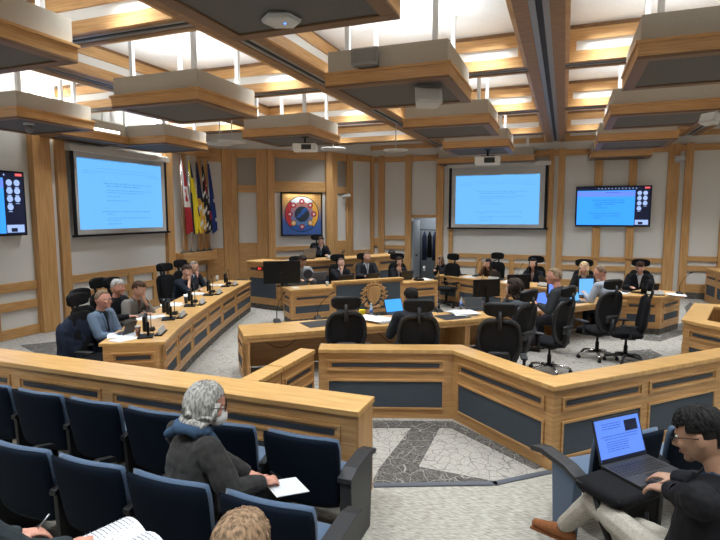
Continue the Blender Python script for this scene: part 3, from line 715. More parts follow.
b.bm.faces.new([b.bm.verts.new((x, -.048, z)) for x, z in pts]); b.build('river_shape', 'art_blue', t)
for k in range(8):
    a = R(45 * k); cx, cz = .395 * math.cos(a), .395 * math.sin(a)
    b = MB(); disc(b, cx, cz, .001, .088, 0, 360, -.047); em = b.build('emblem', 'art_line', t)
    b = MB(); disc(b, cx, cz, .001, .078, 0, 360, -.0485); b.build('emblem_ground', ('art_red', 'art_gold')[k in (5, 7)], em)
    b = MB()
    n = (3, 4, 5, 6)[k % 4]; st = []
    for i in range(2 * n): rr = (.055, .026)[i % 2]; aa = PI * i / n + .3 * k; st.append(b.bm.verts.new((cx + rr * math.cos(aa), -.050, cz + rr * math.sin(aa))))
    b.bm.faces.new(st); b.build('emblem_mark', 'art_white', em)
area('artwork_area_light', (-7.76, 15.02, 3.10), .9, 4, sy=.1)  # narrow area light above the artwork, no fixture modelled
bpy.data.objects['artwork_area_light'].rotation_euler = (R(-25), 0, R(45))

# flags hanging in the niche
def flag(label, y, paint, wid=.42, drop=2.05, seed=0, tilt=.06):
    t = thing('hanging_flag', label, 'flag', (WX + .26, y, 1.36))
    b = MB(); b.tube([(0, 0, 0), (0, 0, 2.62)], .014); b.ell((0, 0, 2.64), (.022, .022, .05)); b.build('flag_pole', 'chrome', t)
    b = MB(); b.lathe([(.10, 0), (.10, .02), (.03, .05), (.02, .09)]); b.build('pole_base', 'dgrey', t)
    b = MB(); nu, nv = 22, 40; g = []; mats = ['cream', 'red', 'yellow', 'gold', 'fnavy', 'fblue', 'fblack']
    for j in range(nv + 1):
        v = j / nv; z = 2.55 - v * drop; w = wid * (.10 + .90 * min(1, v * 1.25) ** .8); row = []
        for i in range(nu + 1):
            uu = i / nu; fold = .055 * math.sin(uu * 15 + seed + v * 1.2) * min(1, .3 + v)
            row.append(b.bm.verts.new((.03 + fold + .04 * v, -.01 + uu * w * (.62 + .1 * math.sin(seed)) + tilt * v, z - .25 * uu * (1 - v) * 0 + (.10 * uu * (v > .97)))))
        g.append(row)
    for j in range(nv):
        for i in range(nu):
            f = b.bm.faces.new((g[j][i], g[j][i + 1], g[j + 1][i + 1], g[j + 1][i])); f.smooth = True; f.material_index = mats.index(paint(i / nu, j / nv))
    b.build('flag_cloth', mats, t)
def canada(u_, v):
    if v < .34: return 'red' if u_ > .3 else 'cream'
    if v > .62 : return 'red'
    return 'red' if math.hypot((u_ - .55) * .9, (v - .48) * 1.6) < .20 + .05 * math.sin(9 * math.atan2(v - .48, u_ - .55)) else 'cream'
flag('red and white flag with a leaf, hanging nearest the left screen', 11.98, canada, seed=0)
flag('mostly yellow flag with a dark patch, second from the left screen', 12.30, lambda u_, v: 'fnavy' if (v < .22 and u_ > .3) or (u_ < .22 and v > .42) or (.62 < v < .75 and u_ > .7) else 'yellow', seed=1.5, wid=.46)
flag('flag with a navy top and gold and white patterned lower half', 12.62, lambda u_, v: 'fnavy' if v < .48 + .1 * u_ else ('cream' if (int(u_ * 5 + v * 14) % 3 == 0) else 'gold'), seed=3.)
flag('black flag with red and white figures, between the gold and the blue flags', 12.88, lambda u_, v: 'red' if (.22 < v < .42 and .2 < u_ < .75) or (.66 < v < .8 and u_ > .6) else ('cream' if (int(u_ * 9 + v * 23) % 5 == 0) else 'fblack'), seed=4.2)
flag('deep blue flag with a few white marks, furthest from the left screen', 13.16, lambda u_, v: 'cream' if (.48 < v < .54 or .76 < v < .82) and u_ > .55 else 'fblue', seed=5.1, wid=.36)

# ------------------------------------------------------------------ ceiling equipment
t = thing('wireless_access_point', 'white hexagonal wireless unit with a blue light under the nearest canopy', 'wireless access point', (-2.18, 3.93, 4.018), R(20))
b = MB(); b.lathe([(.10, -.055), (.15, -.045), (.165, -.02), (.15, 0)], n=6); b.build('unit_housing', 'lgrey', t, smooth=False)
b = MB(); b.ell((.03, -.02, -.057), (.010, .010, .006)); b.build('status_light', 'bled', t)
def speaker(label, loc, rz, tiltx, s=1., m='mgrey'):
    t = thing('loudspeaker', label, 'loudspeaker', loc, rz); t.rotation_euler = (tiltx, 0, rz)
    b = MB(); b.hexa([(-.17 * s, -.08 * s, -.10 * s), (.17 * s, -.08 * s, -.10 * s), (.13 * s, .10 * s, -.10 * s), (-.13 * s, .10 * s, -.10 * s), (-.17 * s, -.08 * s, .10 * s), (.17 * s, -.08 * s, .10 * s), (.13 * s, .10 * s, .10 * s), (-.13 * s, .10 * s, .10 * s)]); b.build('speaker_cabinet', m, t, bevel=.012)
    b = MB(); b.pillow(.31 * s, .18 * s, .03 * s, mtx=Matrix.Translation((0, -.085 * s, 0))); b.build('speaker_grille', 'lgrey' if m == 'lgrey' else 'mgrey', t)
    b = MB(); b.box(-.015, .015, .08 * s, .16 * s, -.015, .015); b.build('speaker_bracket', 'dgrey', t)
speaker('grey loudspeaker fixed on the camera facing side of the two-speaker canopy', (-2.28, 6.16, 4.30), 0, 0, 1.0)
speaker('pale loudspeaker slung below the front edge of the two-speaker canopy', (-1.62, 6.55, 3.86), R(25), R(-15), 1.0, 'lgrey')
speaker('grey loudspeaker under the second canopy from the right edge', (2.0, 9.55, 3.86), R(-50), R(-20), .8, 'lgrey')
speaker('small pale loudspeaker on the paired posts right of the television', (2.95, WY - .22, 3.95), 0, R(-15), .8, 'lgrey')
t = thing('dome_camera', 'small white dome camera under the canopy at the left edge', 'camera', (-8.75, 6.75, 4.018))
b = MB(); b.lathe([(.085, 0), (.085, -.03), (.06, -.04)][::-1]); b.build('camera_base', 'lgrey', t)
b = MB(); b.lathe([(.015, -.17), (.055, -.15), (.07, -.10), (.065, -.04)]); b.build('camera_dome', 'mgrey', t)
t = thing('security_camera', 'small white bracketed camera on the edge of the oak corner framing', 'camera', (-6.72, 16.45, 3.02), R(10))
b = MB(); b.tube([(0, 0, .10), (0, -.10, .04)], .02); b.build('camera_bracket', 'lgrey', t)
b = MB(); b.tube([(-.16, -.17, -.03), (.10, -.12, .02)], [.055, .06], 10); b.build('camera_body', 'lgrey', t)
def projector(label, loc, rz, s=1.):
    t = thing('projector', label, 'projector', loc, rz)
    b = MB(); b.box(-.24 * s, .24 * s, -.16 * s, .16 * s, -.075 * s, .075 * s); b.build('projector_body', 'white', t, bevel=.02)
    b = MB(); b.box(-.06 * s, .14 * s, -.166 * s, -.16 * s, -.05 * s, .05 * s)
    b.build('vent_grille', 'dgrey', t)
    b = MB(); b.lathe([(.05, 0), (.055, .02), (.045, .05)], (0, 0, 0)); b.move(Matrix.Translation((-.1 * s, .16 * s, 0)) @ Matrix.Rotation(-PI / 2, 4, 'X')); b.build('lens', 'black', t)
    b = MB(); b.box(-.13 * s, .13 * s, -.07 * s, .07 * s, .075 * s, .095 * s); b.tube([(0, 0, .09 * s), (0, 0, .20 * s)], .022 * s); b.box(-.06 * s, .06 * s, -.06 * s, .06 * s, .195 * s, .21 * s); b.build('ceiling_mount', 'black', t)
projector('white projector on a black bracket under the canopy left of centre', (-5.02, 9.95, 3.79), R(20))
projector('white projector on a black bracket in front of the back screen', (-1.80, 13.40, 3.72), R(5), 1.25)
for x, y, lb in ((-7.20, 10.10, 'flat white disc speaker hanging just right of the canopy over the left screen'), (-3.93, 12.71, 'flat white disc speaker hanging clear in the centre of the room'), (-5.25, 11.9, 'flat white disc speaker behind the left-centre projector'), (-6.75, 9.9, 'flat white disc speaker half hidden by the left-centre canopy')):
    t = thing('disc_speaker', lb, 'ceiling speaker', (x, y, 3.98), 0, 'flat white hanging discs')
    b = MB(); b.lathe([(.02, -.012), (.28, -.008), (.30, .01), (.29, .03), (.05, .05)], n=28); b.build('disc', 'lgrey', t)
    b = MB(); b.tube([(0, 0, .04), (0, 0, BZ - 3.98)], .012); b.build('hanger', 'rod', t)

# ------------------------------------------------------------------ theatre seats
def make_theatre_seat(arms=(1, 1), end=False):
    t = thing('theatre_seat', '', 'theatre seat')
    bk = Matrix.Translation((0, -.02, .60)) @ Matrix.Rotation(R(-9), 4, 'X').inverted()
    bk = Matrix.Translation((0, -.02, .578)) @ Matrix.Rotation(R(9), 4, 'X')
    b = MB(); b.pillow(.60, .56, .045, .05, bend=.035, mtx=bk, taper=.05, dip=-.0); b.build('back_shell', 'navy', t)
    b = MB(); b.pillow(.58, .545, .065, .06, bend=.035, mtx=bk @ Matrix.Translation((0, .048, .004)), taper=.05); b.build('back_cushion', 'blue', t)
    b = MB(); b.pillow(.50, .46, .11, .08, mtx=Matrix.Translation((0, .30, .42)) @ Matrix.Rotation(R(84), 4, 'X')); b.build('seat_cushion', 'blue', t)
    b = MB(); b.box(-.24, .24, .08, .5, .33, .37); b.build('seat_pan', 'navy', t, bevel=.01)
    return t
def arm(t, x, big=False, slim=False):
    a = bpy.data.objects.new('armrest', None); COL.objects.link(a); a.parent = t
    b = MB(); w = .055 if big else .028
    n = 6; prof = [(-.02, .585), (.10, .62), (.38, .63), (.50, .60), (.53, .575), (.50, .555), (.38, .585), (.10, .58), (-.02, .545)]
    f = [b.bm.verts.new((x - w, y, z)) for y, z in prof]; g = [b.bm.verts.new((x + w, y, z)) for y, z in prof]
    b.bm.faces.new(f); b.bm.faces.new(g[::-1])
    for i in range(len(prof)): b.bm.faces.new((f[i], f[(i + 1) % len(prof)], g[(i + 1) % len(prof)], g[i]))
    b.build('arm_pad', 'black' if not big else 'dgrey', a, bevel=.006)
    b = MB(); v = .045 if big else .02
    if slim: b.hexa([(x - .04, .05, .0), (x + .04, .05, .0), (x + .04, .22, .0), (x - .04, .22, .0), (x - .04, .0, .57), (x + .04, .0, .57), (x + .04, .26, .59), (x - .04, .26, .59)])
    else: b.hexa([(x - v, .02, 0), (x + v, .02, 0), (x + v, .40, 0), (x - v, .40, 0), (x - v, .0, .58), (x + v, .0, .58), (x + v, .46, .60), (x - v, .46, .60)])
    b.build('side_panel', 'blue' if slim else ('dgrey' if big else 'black'), a, bevel=.005)
seatA = make_theatre_seat(); arm(seatA, -.325)
seatE = make_theatre_seat(); arm(seatE, -.325); arm(seatE, .345, True)
uA, uE = [], []
GR = 'navy theatre seats in the public gallery'
ord_ = ['at the aisle end', 'second from the aisle', 'third from the aisle', 'fourth from the aisle', 'fifth from the aisle', 'sixth from the aisle', 'seventh from the aisle']
for k in range(6):
    lb = 'navy theatre seat in the front row by the parapet, %s' % ord_[k]
    if k == 0: place(seatE, uE, (-1.73, 3.31, 0), 0, lb, GR)
    else: place(seatA, uA, (-1.76 - .66 * k, 3.31, 0), 0, lb, GR)
for k in range(5):
    lb = 'navy theatre seat in the second gallery row on the left, %s' % ord_[k]
    if k == 0: place(seatE, uE, (-1.51, 2.46, 0), 0, lb, GR)
    else: place(seatA, uA, (-1.56 - .645 * k, 2.46, 0), 0, lb, GR)
place(seatA, uA, (-2.75, 1.42, 0), 0, 'navy theatre seat under the person holding papers, mostly out of view', GR)
place(seatA, uA, (-1.05, 1.30, 0), 0, 'navy theatre seat under the brown haired person at the bottom edge', GR)
# right hand block of the gallery, turned towards the left
sa = R(38)
seatF = make_theatre_seat(); arm(seatF, -.42, True, True); arm(seatF, .335)
d = Vector((math.cos(sa), math.sin(sa)))
q = Vector((.50, 4.20)); uF = []
for k, lb in enumerate(('navy theatre seat behind the open laptop, with the end armrest', 'navy theatre seat with an edge coloured pale blue as if lit, in front of the man with the laptop', 'navy theatre seat at the right edge against the angled parapet')):
    p_ = q + d * (.665 * k); place(seatF if k == 0 else seatA, uF if k == 0 else uA, (p_.x, p_.y, 0), sa + R(3) * k, lb, GR)
# ------------------------------------------------------------------ people
DG = None
def remesh(mb, name, voxel, mats, parent, smooth_it=2, noise_amp=0., cut=None, nscale=9.):
    """fuse the joined volumes into one continuous skin"""
    bmesh.ops.recalc_face_normals(mb.bm, faces=mb.bm.faces)
    me = bpy.data.meshes.new('tmp'); mb.bm.to_mesh(me); mb.bm.free()
    o = bpy.data.objects.new('tmp', me); COL.objects.link(o)
    m = o.modifiers.new('r', 'REMESH'); m.mode = 'VOXEL'; m.voxel_size = voxel; m.use_smooth_shade = True
    if smooth_it: s = o.modifiers.new('s', 'SMOOTH'); s.factor = .5; s.iterations = smooth_it
    dg = bpy.context.evaluated_depsgraph_get(); out = bpy.data.meshes.new_from_object(o.evaluated_get(dg))
    COL.objects.unlink(o); bpy.data.objects.remove(o); bpy.data.meshes.remove(me)
    if noise_amp:
        nr = [v.normal.copy() for v in out.vertices]
        for v, n_ in zip(out.vertices, nr):
            n = noise.noise(v.co * nscale) + .5 * noise.noise(v.co * nscale * 2.3); v.co = v.co + n_ * n * noise_amp
    if cut:
        bm = bmesh.new(); bm.from_mesh(out)
        bmesh.ops.delete(bm, geom=[v for v in bm.verts if cut(v.co)], context='VERTS'); bm.to_mesh(out); bm.free()
    out.name = name
    for x in mats: out.materials.append(M[x] if isinstance(x, str) else x)
    for p in out.polygons: p.use_smooth = True
    ob = bpy.data.objects.new(name, out); COL.objects.link(ob); ob.parent = parent
    return ob
SK = {}
def skin(tone):
    if tone not in SK:
        c = {'fair': (.58, .33, .235), 'ruddy': (.58, .28, .20), 'tan': (.42, .23, .14), 'olive': (.36, .20, .125), 'brown': (.26, .13, .08)}[tone]
        SK[tone] = noisy('skin_' + tone, tuple(v * .9 for v in c), tuple(min(1, v * 1.08) for v in c), (1, 1, 1), 14, 3, .55)
    return SK[tone]
CL = {}
def cloth(col, fuzz=0.):
    k = (col, fuzz)
    if k not in CL: CL[k] = noisy('cloth_%d' % len(CL), tuple(v * .85 for v in col), tuple(min(1, v * 1.15) for v in col), (1, 1, 1), 70 if not fuzz else 45, 4, .9, .3, .7, .25 if fuzz else .1, sheen=fuzz * .3)
    CL[k].node_tree.nodes['Principled BSDF'].inputs['Specular IOR Level'].default_value = .2
    return CL[k]
HR = {}
def hairm(col):
    if col not in HR: HR[col] = noisy('hair_%d' % len(HR), tuple(v * .45 for v in col), tuple(min(1, v * 1.4) for v in col), (16, 16, 5), 4, 3, .7, .35, .65, .2); HR[col].node_tree.nodes['Principled BSDF'].inputs['Specular IOR Level'].default_value = .2
    return HR[col]
def headfn(v, k=1.):
    x, y, z = v; X = x * .077; Y = y * (.098 if y > 0 else .104); Z = z * .122
    if z < 0: X *= 1 - .30 * z * z; Y *= (1 - .10 * z * z) if y > 0 else (1 - .42 * z * z)
    if z > .5: Z *= 1 - .10 * (z - .5)
    return Vector((X * k, Y * k, Z * k))
def ik(a, t, l1, l2, pole):
    a, t, pole = Vector(a), Vector(t), Vector(pole); d = t - a; L = min(d.length, (l1 + l2) * .999); d.normalize()
    t = a + d * L; x = (l1 * l1 - l2 * l2 + L * L) / (2 * L); h = math.sqrt(max(0, l1 * l1 - x * x))
    p = pole - d * pole.dot(d); p.normalize(); return a + d * x + p * h, t
def hand(mb, wrist, fdir, palm, side, curl=.6, s=1., thick=1.):
    """palm, four unequal bent fingers and a thumb leaving the side of the palm"""
    f = Vector(fdir).normalized(); n = Vector(palm); n = (n - f * n.dot(f)).normalized(); a = f.cross(n) * side   # a: towards the thumb side
    w = Vector(wrist); r = .0088 * s * thick
    mb.capsule(w, w + f * .03 * s, .026 * s, .026 * s)
    mt = Matrix((a, f, n)).transposed()
    mb.ell(w + f * .055 * s, (.042 * s, .052 * s, .017 * s), mt, 12, 8)
    for k, (off, L) in enumerate(((.031, .072), (.0105, .080), (-.0105, .074), (-.031, .058))):
        p = w + f * .092 * s + a * off * s; d = f.copy(); c = curl * (1 + .12 * k)
        for j, fr in enumerate((.42, .32, .26)):
            ang = c * (.55, .75, .5)[j]; d = (d * math.cos(ang) + n * math.sin(ang)).normalized(); q = p + d * L * fr * s
            mb.capsule(p, q, r * (1.05 - .1 * j), r * (.95 - .1 * j), 8); p = q
    p = w + f * .028 * s + a * .030 * s; d = (f * .62 + a * .70 + n * .25).normalized()
    q = p + d * .040 * s; mb.capsule(p, q, r * 1.4, r * 1.15, 8); d = (f * .85 + a * .25 + n * .45).normalized(); mb.capsule(q, q + d * .034 * s, r * 1.12, r * .9, 8)

def person(label, px, rz, z=None, loc=None, S=1.06, lean=8, head=(0, 0, 0), hands=None, top=(.02, .02, .025), topname='jacket', shirt=None, tie=None, vneck=True, legs='sit', trousers=(.02, .02, .025),
           hair='short', haircol=(.06, .04, .03), tone='fair', glasses=False, sleeve=1., voxel=.010, locks=60, mask=False, fuzz=0., shoe=(.015, .012, .010), base=0., hunch=0., female=False, longlen=.28, fingers=.6, baldfront=False, group=None, handdir=None, legpose=None, scarf=None, wrinkle=.006, bulk=None, neck=0., hk=1.10):
    bulk = bulk or (1.0 if female else 1.12)
    lean, hy, hp, hr = R(lean), R(head[0]), R(head[1]), R(head[2])
    SZ = .45                                    # seat height
    pel = Vector((0, 0, SZ + .10))
    def sp(h, extra=0.):                        # point up the spine
        return pel + Vector((0, math.sin(lean) * h + hunch * h * h, math.cos(lean) * h))
    sh = .195 if not female else .165
    waist, chest, shl, nb = sp(.17), sp(.32), sp(.45), sp(.50)
    hb = nb + Vector((0, .03 + hunch * .12 + neck, .055 - neck * .5)); HM = Matrix.Translation(hb) @ Matrix.Rotation(hy, 4, 'Z') @ Matrix.Rotation(-hp, 4, 'X') @ Matrix.Rotation(hr, 4, 'Y') @ Matrix.Scale(hk, 4)
    hc = HM @ Vector((0, .018, .105))           # head centre
    R3 = HM.to_3x3()
    if loc is None:
        zz = hc.z * S + base; q = P(px[0], px[1], zz); off = Matrix.Rotation(rz, 3, 'Z') @ Vector((hc.x * S, hc.y * S, 0)); loc = (q.x - off.x, q.y - off.y, base)
    t = thing('person', label, 'person', loc, rz, group); t.scale = (S, S, S)
    hands = dict(hands or {})
    WI = (Matrix.Translation(Vector(loc)) @ Matrix.Rotation(rz, 4, 'Z') @ Matrix.Scale(S, 4)).inverted()
    for sd in 'LR':
        if sd + 'w' in hands: hands[sd] = tuple(WI @ Vector(hands[sd + 'w']))
    if legpose and 'world' in legpose:
        for sd, v3 in legpose['world'].items():
            legpose[sd] = tuple(WI @ Vector(q) for q in v3[:2])
            if len(v3) > 2:
                dr_ = ((WI @ Vector(v3[2])) - legpose[sd][1]).normalized(); legpose.setdefault('turn', {})[sd] = Vector((0, 1, 0)).rotation_difference(dr_).to_matrix().to_4x4()
    B = MB(); H = lambda v: HM @ (Vector(v) + Vector((0, .018, .105)))
    # torso core, neck, head with features
    B.loft([(pel - Vector((0, 0, .09)), .12, .09, 0), (pel, .155, .105, -lean * .3), (waist, .125, .09, -lean * .7), (chest, .150, .10, -lean), (shl, .14, .075, -lean), (nb, .06, .055, -lean)])
    B.capsule(nb - Vector((0, .01, .04)), H((0, -.02, -.05)), .062, .054, 12)
    B.ell(hc, (1, 1, 1), R3, 22, 16, fn=headfn)
    B.capsule(H((0, .092, .010)), H((0, .116, -.026)), .008, .013, 8); B.ell(H((0, .104, -.034)), (.018, .012, .008), R3, 8, 6)
    B.capsule(H((-.034, .084, .030)), H((.034, .084, .030)), .010, .010, 8)
    B.ell(H((0, .074, -.088)), (.028, .024, .020), R3, 10, 7); B.ell(H((0, .090, -.060)), (.024, .010, .010), R3, 10, 6)
    for sx in (-1, 1):
        B.ell(H((sx * .042, .070, -.022)), (.024, .022, .022), R3, 8, 6)
        B.ell(H((sx * .078, -.006, -.004)), (.008, .019, .031), R3, 10, 7)
    # arms
    A = {}
    for sd, sx in (('L', -1), ('R', 1)):
        S0 = shl + Vector((sx * sh, -.005, -.015)); tgt = hands.get(sd, (sx * .16, .30, SZ + .14))
        tgt = H(tgt[1:]) if tgt[0] == 'head' else Vector(tgt)
        pole = hands.get(sd + 'p', (sx * .7, -.5, -1)); E, W = ik(S0, tgt, .285, .255, pole); A[sd] = (S0, E, W)
        B.capsule(shl + Vector((sx * .10, 0, -.02)), S0, .058, .056); B.capsule(S0, E, .048, .038); B.capsule(E, W, .038, .025)
        fd, pn = (handdir or {}).get(sd, ((W - E).normalized(), (0, 0, -1)))
        if isinstance(fd, tuple) and fd[0] == 'head': fd = R3 @ Vector(fd[1:])
        hand(B, W, fd, pn, sx * 1 if sd == 'R' else -1 * -1 * sx, fingers)
    # legs
    LP = legpose or {'L': ((-.12, .44, SZ + .05), (-.13, .42, .08)), 'R': ((.12, .44, SZ + .05), (.13, .42, .08))}
    for sd, sx in (('L', -1), ('R', 1)):
        kn, an = map(Vector, LP[sd]); hp_ = pel + Vector((sx * .085, .02, -.03))
        B.capsule(hp_, kn, .070, .050); B.capsule(kn, an, .048, .034)
    remesh(B, 'body', voxel, [skin(tone)], t, 1)
    # eyes, brows, lips
    for sx in (-1, 1):
        b = MB(); b.ell(H((sx * .031, .0855, .012)), (.0125, .0085, .0075), R3, 10, 7); e = b.build('eye', 'paper', t)
        b = MB(); b.ell(H((sx * .031, .0925, .011)), (.0055, .003, .0055), R3, 8, 5); b.build('iris', 'black', e)
    b = MB(); b.ell(H((0, .101, -.058)), (.022, .005, .0065), R3, 10, 6); b.build('lips', SKL(tone), t)
    # hair
    hm = hairm(haircol)
    if hair != 'none':
        fr = {'short': .54, 'long': .58, 'crop': .62}.get(hair, .5)
        b = MB(); b.ell((0, 0, 0), (1, 1, 1), None, 28, 20, fn=lambda v: headfn(v, 1.0) * 1.0 + Vector((0, 0, 0)))
        dl = []
        for v in b.bm.verts:
            x, y, z = v.co.x / .077, v.co.y / .1, v.co.z / .122
            hl = fr if y > .25 else (.05 if y > -.15 else (-.45 + .38 * abs(x) if hair != 'crop' else -.35 + .3 * abs(x)))
            if .25 >= y > -.15: hl = fr * max(0, (y + .0) / .25) ** 1 + (.14 if hair == 'short' else .02)
            if hair == 'long' and y < .1: hl = -.9
            if z < hl or (hair == 'short' and abs(x) > .80 and z < .24 and y > -.22): dl.append(v)
        bmesh.ops.delete(b.bm, geom=dl, context='VERTS')
        th = {'short': 1.09, 'long': 1.10, 'crop': 1.05}[hair]
        g = bmesh.ops.extrude_face_region(b.bm, geom=list(b.bm.faces))
        for v in [e for e in g['geom'] if isinstance(e, bmesh.types.BMVert)]:
            n = noise.noise(v.co * 30) * .006; kz = min(1, max(.15, .45 + v.co.z / .10)) if hair != 'long' else 1
            if v.co.y > .02: kz *= min(1, max(.12, (v.co.z - .062) / .045))
            v.co = v.co * (1 + (th - 1 + n * 8) * kz) + Vector((0, 0, .004))
        for f in b.bm.faces: f.smooth = True
        rnd = random.Random(int(px[0] * 7 + px[1]))
        for k in range(locks):
            if hair == 'crop': continue
            a = rnd.uniform(0, 2 * PI); e0 = rnd.uniform(.35, 1.3)
            side = math.sin(a)            # -1 back .. 1 front
            if hair == 'long' and side > .25 and abs(math.cos(a)) < .8: continue
            pts = []; n_ = 6
            end = .24 if abs(math.cos(a)) > .55 and side > -.78 else (-.1 if side > .3 else -.34)
            if rnd.random() < .5 and side > .2: continue
            if hair == 'long': end = -.45
            for i in range(n_):
                q = i / (n_ - 1); el = (PI / 2 - e0 * .9) * (1 - q) + math.asin(max(-.95, min(.55, (end if side < .35 else .52)))) * q
                aa = a + .25 * math.sin(k) * q; v = Vector((math.cos(el) * math.cos(aa), math.cos(el) * math.sin(aa), math.sin(el)))
                kz = min(1, max(.1, .45 + v.z)) if hair != 'long' else 1
                if side > .25: kz *= 1 - .75 * q
                pts.append(headfn(v, 1) * (1 + (th - .98 + .02 * math.sin(k * 3.1) + .02 * math.sin(i * 1.3 + k)) * kz))
            if hair == 'long' and side < .45:
                for i in range(1, 6):
                    p_ = pts[-1].copy(); pts.append(p_ + Vector((p_.x * .05 + .006 * math.sin(k + i), -.004, -longlen / 5)))
            rr = [.0075 if locks > 200 else .009] * len(pts); rr[0] = .004; rr[-1] = .0015
            b.tube(pts, rr, 5)
        if hair == 'long':
            for sx in (-1, 1):
                b.loft([((sx * .062, .01, z_), r1, r2, 0) for z_, r1, r2 in ((-longlen, .012, .02), (-longlen * .6, .03, .045), (-.06, .028, .06), (.04, .02, .06))])
            b.loft([((0, -.075, z_), r1, r2, 0) for z_, r1, r2 in ((-longlen, .05, .02), (-longlen * .6, .08, .035), (-.06, .08, .045), (.04, .06, .04))])
        b.move(HM @ Matrix.Translation((0, .018, .105)))
        b.build('hair', hm, t)
    # clothes
    C = MB(); k = .016
    bk = bulk; C.loft([(pel - Vector((0, 0, .10)), .165 * bk, .125 * bk, 0), (pel + Vector((0, .01, .0)), .182 * bk, .135 * bk, -lean * .3), (waist + Vector((0, .01, 0)), (.158 if female else .172) * bk, .122 * bk, -lean * .7), (chest, .180 * bk, .128 * (1 + (bk - 1) * .4), -lean), (shl, .170 * (1 + (bk - 1) * .6), .100, -lean), (nb - Vector((0, .0, .01)), .085, .075, -lean), (nb + Vector((0, 0, .012)), .068, .064, -lean)])
    for sd, sx in (('L', -1), ('R', 1)):
        S0, E, W = A[sd]; C.capsule(shl + Vector((sx * .06, 0, .0)), S0 + Vector((-sx * .01, 0, -.005)), .066, .072 * bk ** .5); C.capsule(S0, E, .070 * bk, .060 * bk)
        if sleeve >= 1: C.capsule(E, W + (E - W) * .10, .058 * bk, .042 * bk, 12)
        else: C.capsule(S0, S0 + (E - S0) * .8, .066, .060)
    cut = None
    if shirt and vneck:
        n0 = chest + Vector((0, 0, -.10)); n1 = nb
        def cut(co):
            h = (co.z - n0.z) / max(.05, (n1.z - n0.z)); return 0 < h and co.y > sp(co.z - pel.z).y + .02 and abs(co.x) < .012 + .052 * h and co.z < n1.z + .05
    remesh(C, topname, voxel * 1.1, [cloth(top, fuzz)], t, 2, wrinkle, cut)
    if shirt:
        b = MB(); b.loft([(waist, .150, .108, -lean * .7), (chest, .164, .119, -lean), (shl, .15, .090, -lean), (nb - Vector((0, 0, .0)), .068, .064, -lean), (nb + Vector((0, 0, .022)), .062, .060, -lean)]); b.build('shirt', cloth(shirt), t)
    if shirt and vneck and topname == 'jacket':
        b = MB()
        for sx in (-1, 1):
            pts = []
            for q in range(6):
                h = q / 5; zc = (chest.z - .09) + (nb.z - chest.z + .08) * h; yy = sp(zc - pel.z).y + (.137 - .055 * h * h); pts.append((sx * (.018 + .050 * h), yy, zc))
            b.tube(pts, [.008, .013, .016, .018, .016, .012], 6)
        b.build('lapel', cloth(top, fuzz), t)
    if tie:
        b = MB(); pts = []
        for q in range(7):
            h = q / 6; zc = (chest.z - .10) + (nb.z - chest.z + .075) * h; yy = sp(zc - pel.z).y + (.130 - .052 * h * h); pts.append((0, yy, zc))
        b.tube(pts, [.026, .026, .022, .019, .016, .013, .018], 6); b.build('necktie', cloth(tie), t)
    Tm = MB(); Tm.loft([(pel - Vector((0, 0, .11)), .16, .13, 0), (pel - Vector((0, 0, .05)), .175, .138, 0), (pel + Vector((0, 0, .03)), .165, .122, 0)])
    for sd, sx in (('L', -1), ('R', 1)):
        kn, an = map(Vector, LP[sd]); Tm.capsule(pel + Vector((sx * .085, .02, -.03)), kn, .090, .068); Tm.capsule(kn, an + (kn - an) * .12, .066, .056)
    remesh(Tm, 'trousers', voxel * 1.2, [cloth(trousers)], t, 2, .005)
    for sd, sx in (('L', -1), ('R', 1)):
        kn, an = map(Vector, LP[sd]); b = MB()
        fw = Vector((0, 1, 0)) if len(LP[sd]) < 3 else None
        b.capsule(an + Vector((0, -.045, -.035)), an + Vector((0, .05, -.035)), .042, .046); b.capsule(an + Vector((0, .05, -.04)), an + Vector((0, .17, -.05)), .044, .034)
        b.box(an.x - .04, an.x + .04, an.y - .08, an.y + .20, an.z - .08, an.z - .066)
        if legpose and sd in legpose.get('turn', {}):
            b.move(Matrix.Translation(an) @ legpose['turn'][sd] @ Matrix.Translation(-an))
        b.build('shoe', cloth(shoe), t)
    if glasses:
        b = MB()
        for sx in (-1, 1):
            pts = [H((sx * .033 + .024 * math.cos(2 * PI * q / 14), .104, .010 + .018 * math.sin(2 * PI * q / 14))) for q in range(15)]
            b.tube(pts, .0022, 5); b.tube([H((sx * .056, .104, .014)), H((sx * .082, .04, .014)), H((sx * .084, -.01, .008))], .0024, 5)
        b.tube([H((-.010, .105, .014)), H((.010, .105, .014))], .0022, 5); b.build('glasses', 'black', t)
    if mask:
        b = MB(); b.ell(H((0, .070, -.050)), (.060, .058, .052), R3, 14, 10); b.tube([H((-.055, .08, -.03)), H((-.083, -.0, -.0))], .002, 4); b.tube([H((.055, .08, -.03)), H((.083, 0, 0))], .002, 4); b.build('face_mask', 'paper', t)
    if scarf:
        b = MB(); pts = []
        for q in range(17):
            a = 2 * PI * q / 16; pts.append(nb + Vector((.098 * math.cos(a), -.005 + .092 * math.sin(a), .028 - .030 * math.sin(a) + .006 * math.sin(5 * a))))
        b.tube(pts, [.036 + .006 * math.sin(q * 2.2) for q in range(17)], 10)
        b.capsule(nb + Vector((-.085, -.06, .02)), nb + Vector((-.165, -.10, -.03)), .040, .028); b.capsule(nb + Vector((.08, .05, .0)), nb + Vector((.11, .10, -.08)), .036, .026)
        remesh(b, 'scarf', .008, [cloth(scarf)], t, 1, .004)
    return t, HM, A
LIPS = {}
def SKL(tone):
    if tone not in LIPS: c = {'fair': (.42, .14, .11), 'ruddy': (.42, .13, .10), 'tan': (.30, .12, .09), 'olive': (.26, .11, .08), 'brown': (.16, .06, .05)}[tone]; LIPS[tone] = mat('lips_' + tone, c, .5)
    return LIPS[tone]

